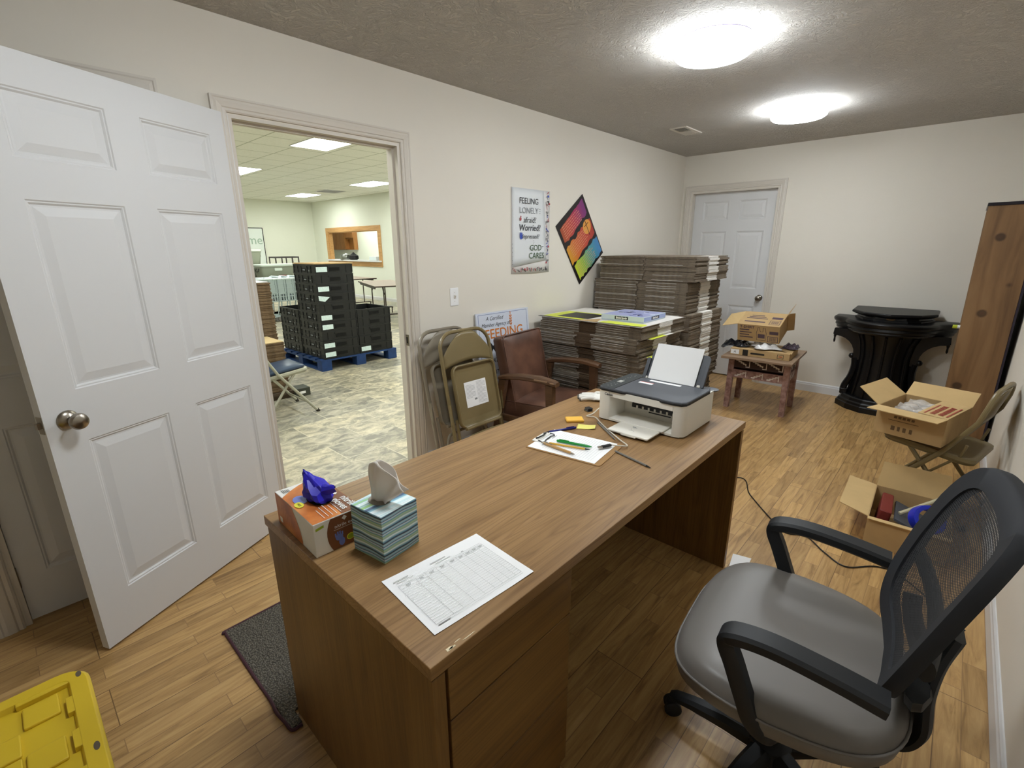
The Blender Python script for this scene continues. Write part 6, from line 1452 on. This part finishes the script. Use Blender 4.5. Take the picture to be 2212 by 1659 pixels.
g = G(); g.box(0, 0.40, 0, 0.40, 0, 0.006); tag(obj('cardboard_sheet', g, M['pale_cb'], loc=(1.49, 4.86, 0.577)), 'pale cardboard sheet on the lower brown carton stack in the hall', 'cardboard sheet')
g = G(); g.box(0, 0.42, 0, 0.42, 0, 0.006); tag(obj('cardboard_sheet', g, M['paper'], loc=(1.60, 5.38, 1.128)), 'white sheet on top of the taller brown carton stack in the hall', 'cardboard sheet')
sb = thing('small_box', 'small dark box with a white label on the hall floor under the folding chair', 'box', (1.92, 4.79, 0))
g = G(); g.box(0, 0.15, 0, 0.16, 0, 0.085); obj('carton', g, mat('dark_olive_box', '#3f4238', 0.6), sb, bevel=0.003)
g = G(); g.box(0.04, 0.10, -0.001, -0.0002, 0.03, 0.055); obj('label_patch', g, M['paper'], sb)
M['fc_grey'] = mat('light_grey_enamel', '#a9a898', 0.35); M['blue_pad'] = mat('blue_vinyl_pad', '#2f3f56', 0.3)
open_folding_chair('folding chair with dark blue padded seat in the hall, half behind the open door', (1.645, 4.450, 0), -PI/2, M['fc_grey'], M['blue_pad'])
# ------------- nested shopping carts -------------
M['cart'] = mat('silver_cart_plastic', '#a9b8ba', 0.3, metal=0.2); M['cart_white'] = mat('white_cart_rim', '#e2eef0', 0.35)
cart = thing('shopping_cart', 'silvery shopping cart in the nested row, at the left end of the row', 'shopping cart', (3.45, 10.3, 0), group='nested shopping carts')
g = G(); L0, Wc = 0.62, 0.46
for k in range(6):
    z = 0.42+k*0.085; e0 = 0.10*(1-(k/5)); g.box(e0, L0, -0.008, 0.004, z, z+0.014); g.box(e0, L0, Wc-0.004, Wc+0.008, z, z+0.014); g.box(e0, e0+0.012, 0, Wc, z, z+0.014)
for k in range(5):
    x = 0.08+k*0.125; g.box(x, x+0.022, -0.006, 0.002, 0.42, 0.86); g.box(x, x+0.022, Wc-0.002, Wc+0.006, 0.42, 0.86)
g.box(0.10, L0, 0, Wc, 0.41, 0.42); g.box(0.10, L0, 0.004, 0.008, 0.56, 0.85); g.box(0.05, 0.056, 0.01, Wc-0.01, 0.45, 0.86)
obj('basket', g, M['cart'], cart)
g = G(); g.tube([(0.0, 0, 0.872), (L0, 0, 0.872), (L0+0.06, 0.0, 0.90), (L0+0.06, Wc, 0.90), (L0, Wc, 0.872), (0, Wc, 0.872)], 0.016, 8, closed=True); obj('rim_handle', g, M['cart_white'], cart)
g = G()
for y in (0.02, Wc-0.02): g.tube([(0.05, y, 0.09), (0.55, y, 0.14), (0.60, y, 0.42)], 0.012, 8); g.tube([(0.10, y, 0.10), (0.12, y, 0.42)], 0.012, 8)
g.box(0.05, 0.55, 0.02, Wc-0.02, 0.15, 0.165)
obj('frame', g, M['cart'], cart)
for x in (0.07, 0.53):
    for y in (0.02, Wc-0.02): g = G(); g.lathe([(0.01, -0.014), (0.05, -0.014), (0.055, 0), (0.05, 0.014), (0.01, 0.014)], 16, 0, Matrix.Translation((x, y, 0.056)) @ Matrix.Rotation(PI/2, 4, 'X')); obj('wheel', g, M['grey'], cart)
for k in range(1, 6): dup(cart, (3.45+k*0.17, 10.3-k*0.012, 0), label=['', 'silvery shopping cart, second of the nested row from its left end', 'silvery shopping cart, third of the nested row from its left end', 'silvery shopping cart, third of the nested row from its right end', 'silvery shopping cart, second of the nested row from its right end', 'silvery shopping cart at the right end of the nested row, beside the crates'][k])
# ------------- tables and totes -------------
M['tbl_top'] = mat('speckled_table_top', '#a3958a', 0.45, var=0.08, vscale=60); M['tbl_edge'] = mat('dark_table_edge', '#33261f', 0.5)
def fold_table(label, loc, rz, Lt=1.83, Wt=0.76, Ht=0.74, m=None):
    t = thing('folding_table', label, 'folding table', loc, rotz=rz)
    g = G(); g.box(-Lt/2, Lt/2, -Wt/2, Wt/2, Ht-0.006, Ht, 0); g.box(-Lt/2, Lt/2, -Wt/2, Wt/2, Ht-0.03, Ht-0.0061, 1); g.box(-Lt/2+0.12, Lt/2-0.12, -Wt/2+0.02, -Wt/2+0.04, Ht-0.07, Ht-0.03, 1); g.box(-Lt/2+0.12, Lt/2-0.12, Wt/2-0.04, Wt/2-0.02, Ht-0.07, Ht-0.03, 1)
    obj('table_top', g, [m or M['tbl_top'], M['tbl_edge']], t)
    for s in (-1, 1):
        g = G(); x = s*(Lt/2-0.25)
        for y in (-0.13, 0.13): g.tube([(x, y, Ht-0.03), (x, y, 0.14)], 0.013, 8); 
        g.tube(bez([(x, -0.30, 0.0), (x, -0.30, 0.10), (x, -0.27, 0.135), (x, 0.27, 0.135), (x, 0.30, 0.10), (x, 0.30, 0.0)], 5), 0.013, 8)
        g.tube(bez([(x, 0.13, 0.52), (x-s*0.15, 0.13, 0.60), (x-s*0.24, 0.13, Ht-0.04)], 5), 0.009, 8)
        obj('leg', g, M['tbl_edge'], t)
    return t
fold_table('long brown folding table in the hall, nearest of the tables at the doorway edge', (5.86, 9.22, 0), 0.0+PI/2-0.35)
fold_table('long folding table in the hall, farther one beside the wall below the serving window', (6.35, 11.8, 0), PI/2, Wt=0.76)
fold_table('low folding bench table at the right edge of the doorway', (6.35, 7.95, 0), 0.15, Lt=1.6, Wt=0.50, Ht=0.66)
fold_table('folding table carrying the grey totes at the back of the hall', (4.35, 11.35, 0), 0.12, Lt=2.2, m=mat('maroon_table_top', '#4d3b38', 0.5))
M['tote_grey'] = mat('grey_green_tote', '#8f9482', 0.45); M['tote_lid'] = mat('pale_tote_lid', '#d6e0d4', 0.4)
def tote(label, loc, rz, w_=0.68, d_=0.42, h_=0.32):
    t = thing('storage_tote', label, 'storage tote', loc, rotz=rz)
    g = G(); g.loft([[(x, y, z) for x, y in rrect(-w_/2*k, w_/2*k, -d_/2*k, d_/2*k, 0.05, 4)] for z, k in ((0, .84), (0.02, .87), (h_-0.04, .96), (h_-0.035, .99), (h_, .99))]); obj('tote_body', g, M['tote_grey'], t)
    g = G(); g.loft([[(x, y, z) for x, y in rrect(-w_/2*k, w_/2*k, -d_/2*k, d_/2*k, 0.05, 4)] for z, k in ((h_-0.01, 1.02), (h_+0.02, 1.03), (h_+0.03, 1.0), (h_+0.032, .9))]); obj('lid', g, M['tote_lid'], t)
    g = G(); g.rbox(-0.08, 0.08, h_-0.11, h_-0.05, 0, 0.004, 0.015, T=frame((0, -d_/2*0.97, 0), (1, 0, 0), (0, 0, 1))); obj('name_plate', g, M['tote_lid'], t)
    for s in (-1, 1): g = G(); g.tube(bez([(s*w_/2*0.97, -0.07, h_-0.06), (s*w_/2*1.02, -0.06, h_-0.12), (s*w_/2*1.02, 0.06, h_-0.12), (s*w_/2*0.97, 0.07, h_-0.06)], 4), 0.008, 6); obj('handle', g, M['black'], t)
    return t
a_ = tote('grey green tote with a pale lid and a small red sticker, beside the crate stack', (4.36, 11.14, 0.742), 0.02, 0.72, 0.44, 0.37)
g = G(); g.box(0.0, 0.16, -0.222, -0.218, 0.08, 0.17); obj('red_sticker', g, mat('maroon_sticker', '#8c4a44', 0.5, var=0.3, vscale=60), a_)
tote('grey green tote with a pale lid, on top of another at the open door edge', (3.93, 11.62, 1.102), 0.0, 0.66, 0.40, 0.32); tote('lower grey green tote with a pale lid at the open door edge', (3.90, 11.62, 0.742), 0.0, 0.66, 0.40, 0.32)
bk = thing('crate_basket', 'dark slatted crate standing behind the totes in the hall', 'crate', (4.80, 11.62, 0.745))
g = G()
for z in (0.0, 0.17, 0.34, 0.51): g.box(-0.27, 0.27, -0.18, -0.16, z, z+0.03); g.box(-0.27, 0.27, 0.16, 0.18, z, z+0.03); g.box(-0.27, -0.25, -0.18, 0.18, z, z+0.03); g.box(0.25, 0.27, -0.18, 0.18, z, z+0.03)
for x in (-0.27, -0.13, 0.11, 0.25): g.box(x, x+0.02, -0.182, -0.16, 0, 0.54); g.box(x, x+0.02, 0.16, 0.182, 0, 0.54)
obj('slats', g, mat('dark_brown_plastic', '#3a3432', 0.5), bk)
# ------------- whiteboard -------------
wb = thing('whiteboard', 'whiteboard with a dark frame and a faint welcome, on the far hall wall', 'whiteboard', (5.15, HY-0.03, 1.0))
g = G(); g.box(-0.9, 0.9, 0.006, 0.025, 0, 1.05); obj('board', g, mat('whiteboard_surface', '#e3ece6', 0.25), wb)
g = G(); g.box(-0.92, 0.92, 0, 0.028, 1.05, 1.07); g.box(-0.92, 0.92, 0, 0.028, -0.02, 0.0); g.box(-0.92, -0.9, 0, 0.028, 0, 1.05); g.box(0.9, 0.92, 0, 0.028, 0, 1.05); obj('board_frame', g, M['black'], wb)
g = G(); g.text('welcome', 0.36, frame((0.22, 0.003, 0.70), (1, 0, 0), (0, 0, 1)), 0); obj('writing', g, mat('faint_green_marker', '#9fb8a6', 0.6), wb)
# ------------- kitchen cabinet and things on the serving counter -------------
M['oak_cab'] = wood_mat('honey_oak', hexc('#8a5a2e'), hexc('#a06c38'), hexc('#b47c45'), 4, 'Z', 0.4)
kc = thing('wall_cabinet', 'oak kitchen wall cabinet seen through the serving window', 'cabinet', (HX+1.63, 16.42, 1.40))
g = G(); g.box(0, 0.16, 0, 0.02, 0, 0.66); g.box(0, 0.16, 0.56, 0.58, 0, 0.66); g.box(0, 0.16, 1.88, 1.90, 0, 0.66); g.box(0, 0.16, 0.02, 1.88, 0.64, 0.66); g.box(0, 0.16, 0.02, 1.88, 0, 0.02); g.box(0.14, 0.16, 0.02, 1.88, 0.02, 0.64); g.box(0.02, 0.14, 0.02, 0.56, 0.38, 0.40)
obj('cabinet_body', g, M['oak_cab'], kc)
def cab_door(y0, y1, z0, z1):
    g = G(); g.box(-0.02, 0, y0, y1, z0, z1); g.box(-0.028, -0.02, y0, y0+0.06, z0, z1); g.box(-0.028, -0.02, y1-0.06, y1, z0, z1); g.box(-0.028, -0.02, y0+0.06, y1-0.06, z0, z0+0.06); g.box(-0.028, -0.02, y0+0.06, y1-0.06, z1-0.09, z1); obj('cabinet_door', g, M['oak_cab'], kc)
cab_door(0.59, 1.22, 0.01, 0.65); cab_door(1.24, 1.88, 0.01, 0.65); cab_door(0.01, 0.57, 0.42, 0.65)
g = G(); g.box(HX+0.95, HX+1.79, 14.0, 18.7, 0.86, 0.90, 1); g.box(HX+1.0, HX+1.79, 14.0, 18.7, 0, 0.86, 0); tag(obj('kitchen_counter', g, [M['oak_cab'], M['white_paint']]), 'kitchen counter with a pale worktop behind the serving window', 'counter')
g = G(); g.lathe([(0.02, 0), (0.16, 0), (0.17, 0.02), (0.17, 0.12), (0.15, 0.15), (0.06, 0.17), (0.02, 0.19)], 20); tag(obj('pot', g, mat('steel_pot', '#8d9089', 0.3, 0.9), loc=(HX+0.03, 14.15, WZ0+0.021)), 'steel pot with a lid on the serving counter', 'pot')
g = G(); g.lathe([(0.10, 0), (0.15, 0.03), (0.14, 0.12), (0.05, 0.18), (0.02, 0.22)], 16); tag(obj('kettle', g, M['black'], loc=(HX+0.03, 13.68, WZ0+0.021)), 'black rounded kettle beside the pot on the serving counter', 'kettle')
g = G(); g.box(-0.1, 0.1, -0.18, 0.18, 0, 0.10); tag(obj('food_container', g, M['cart_white'], loc=(HX+0.05, 12.50, WZ0+0.021)), 'low white container at the right end of the serving counter', 'container')
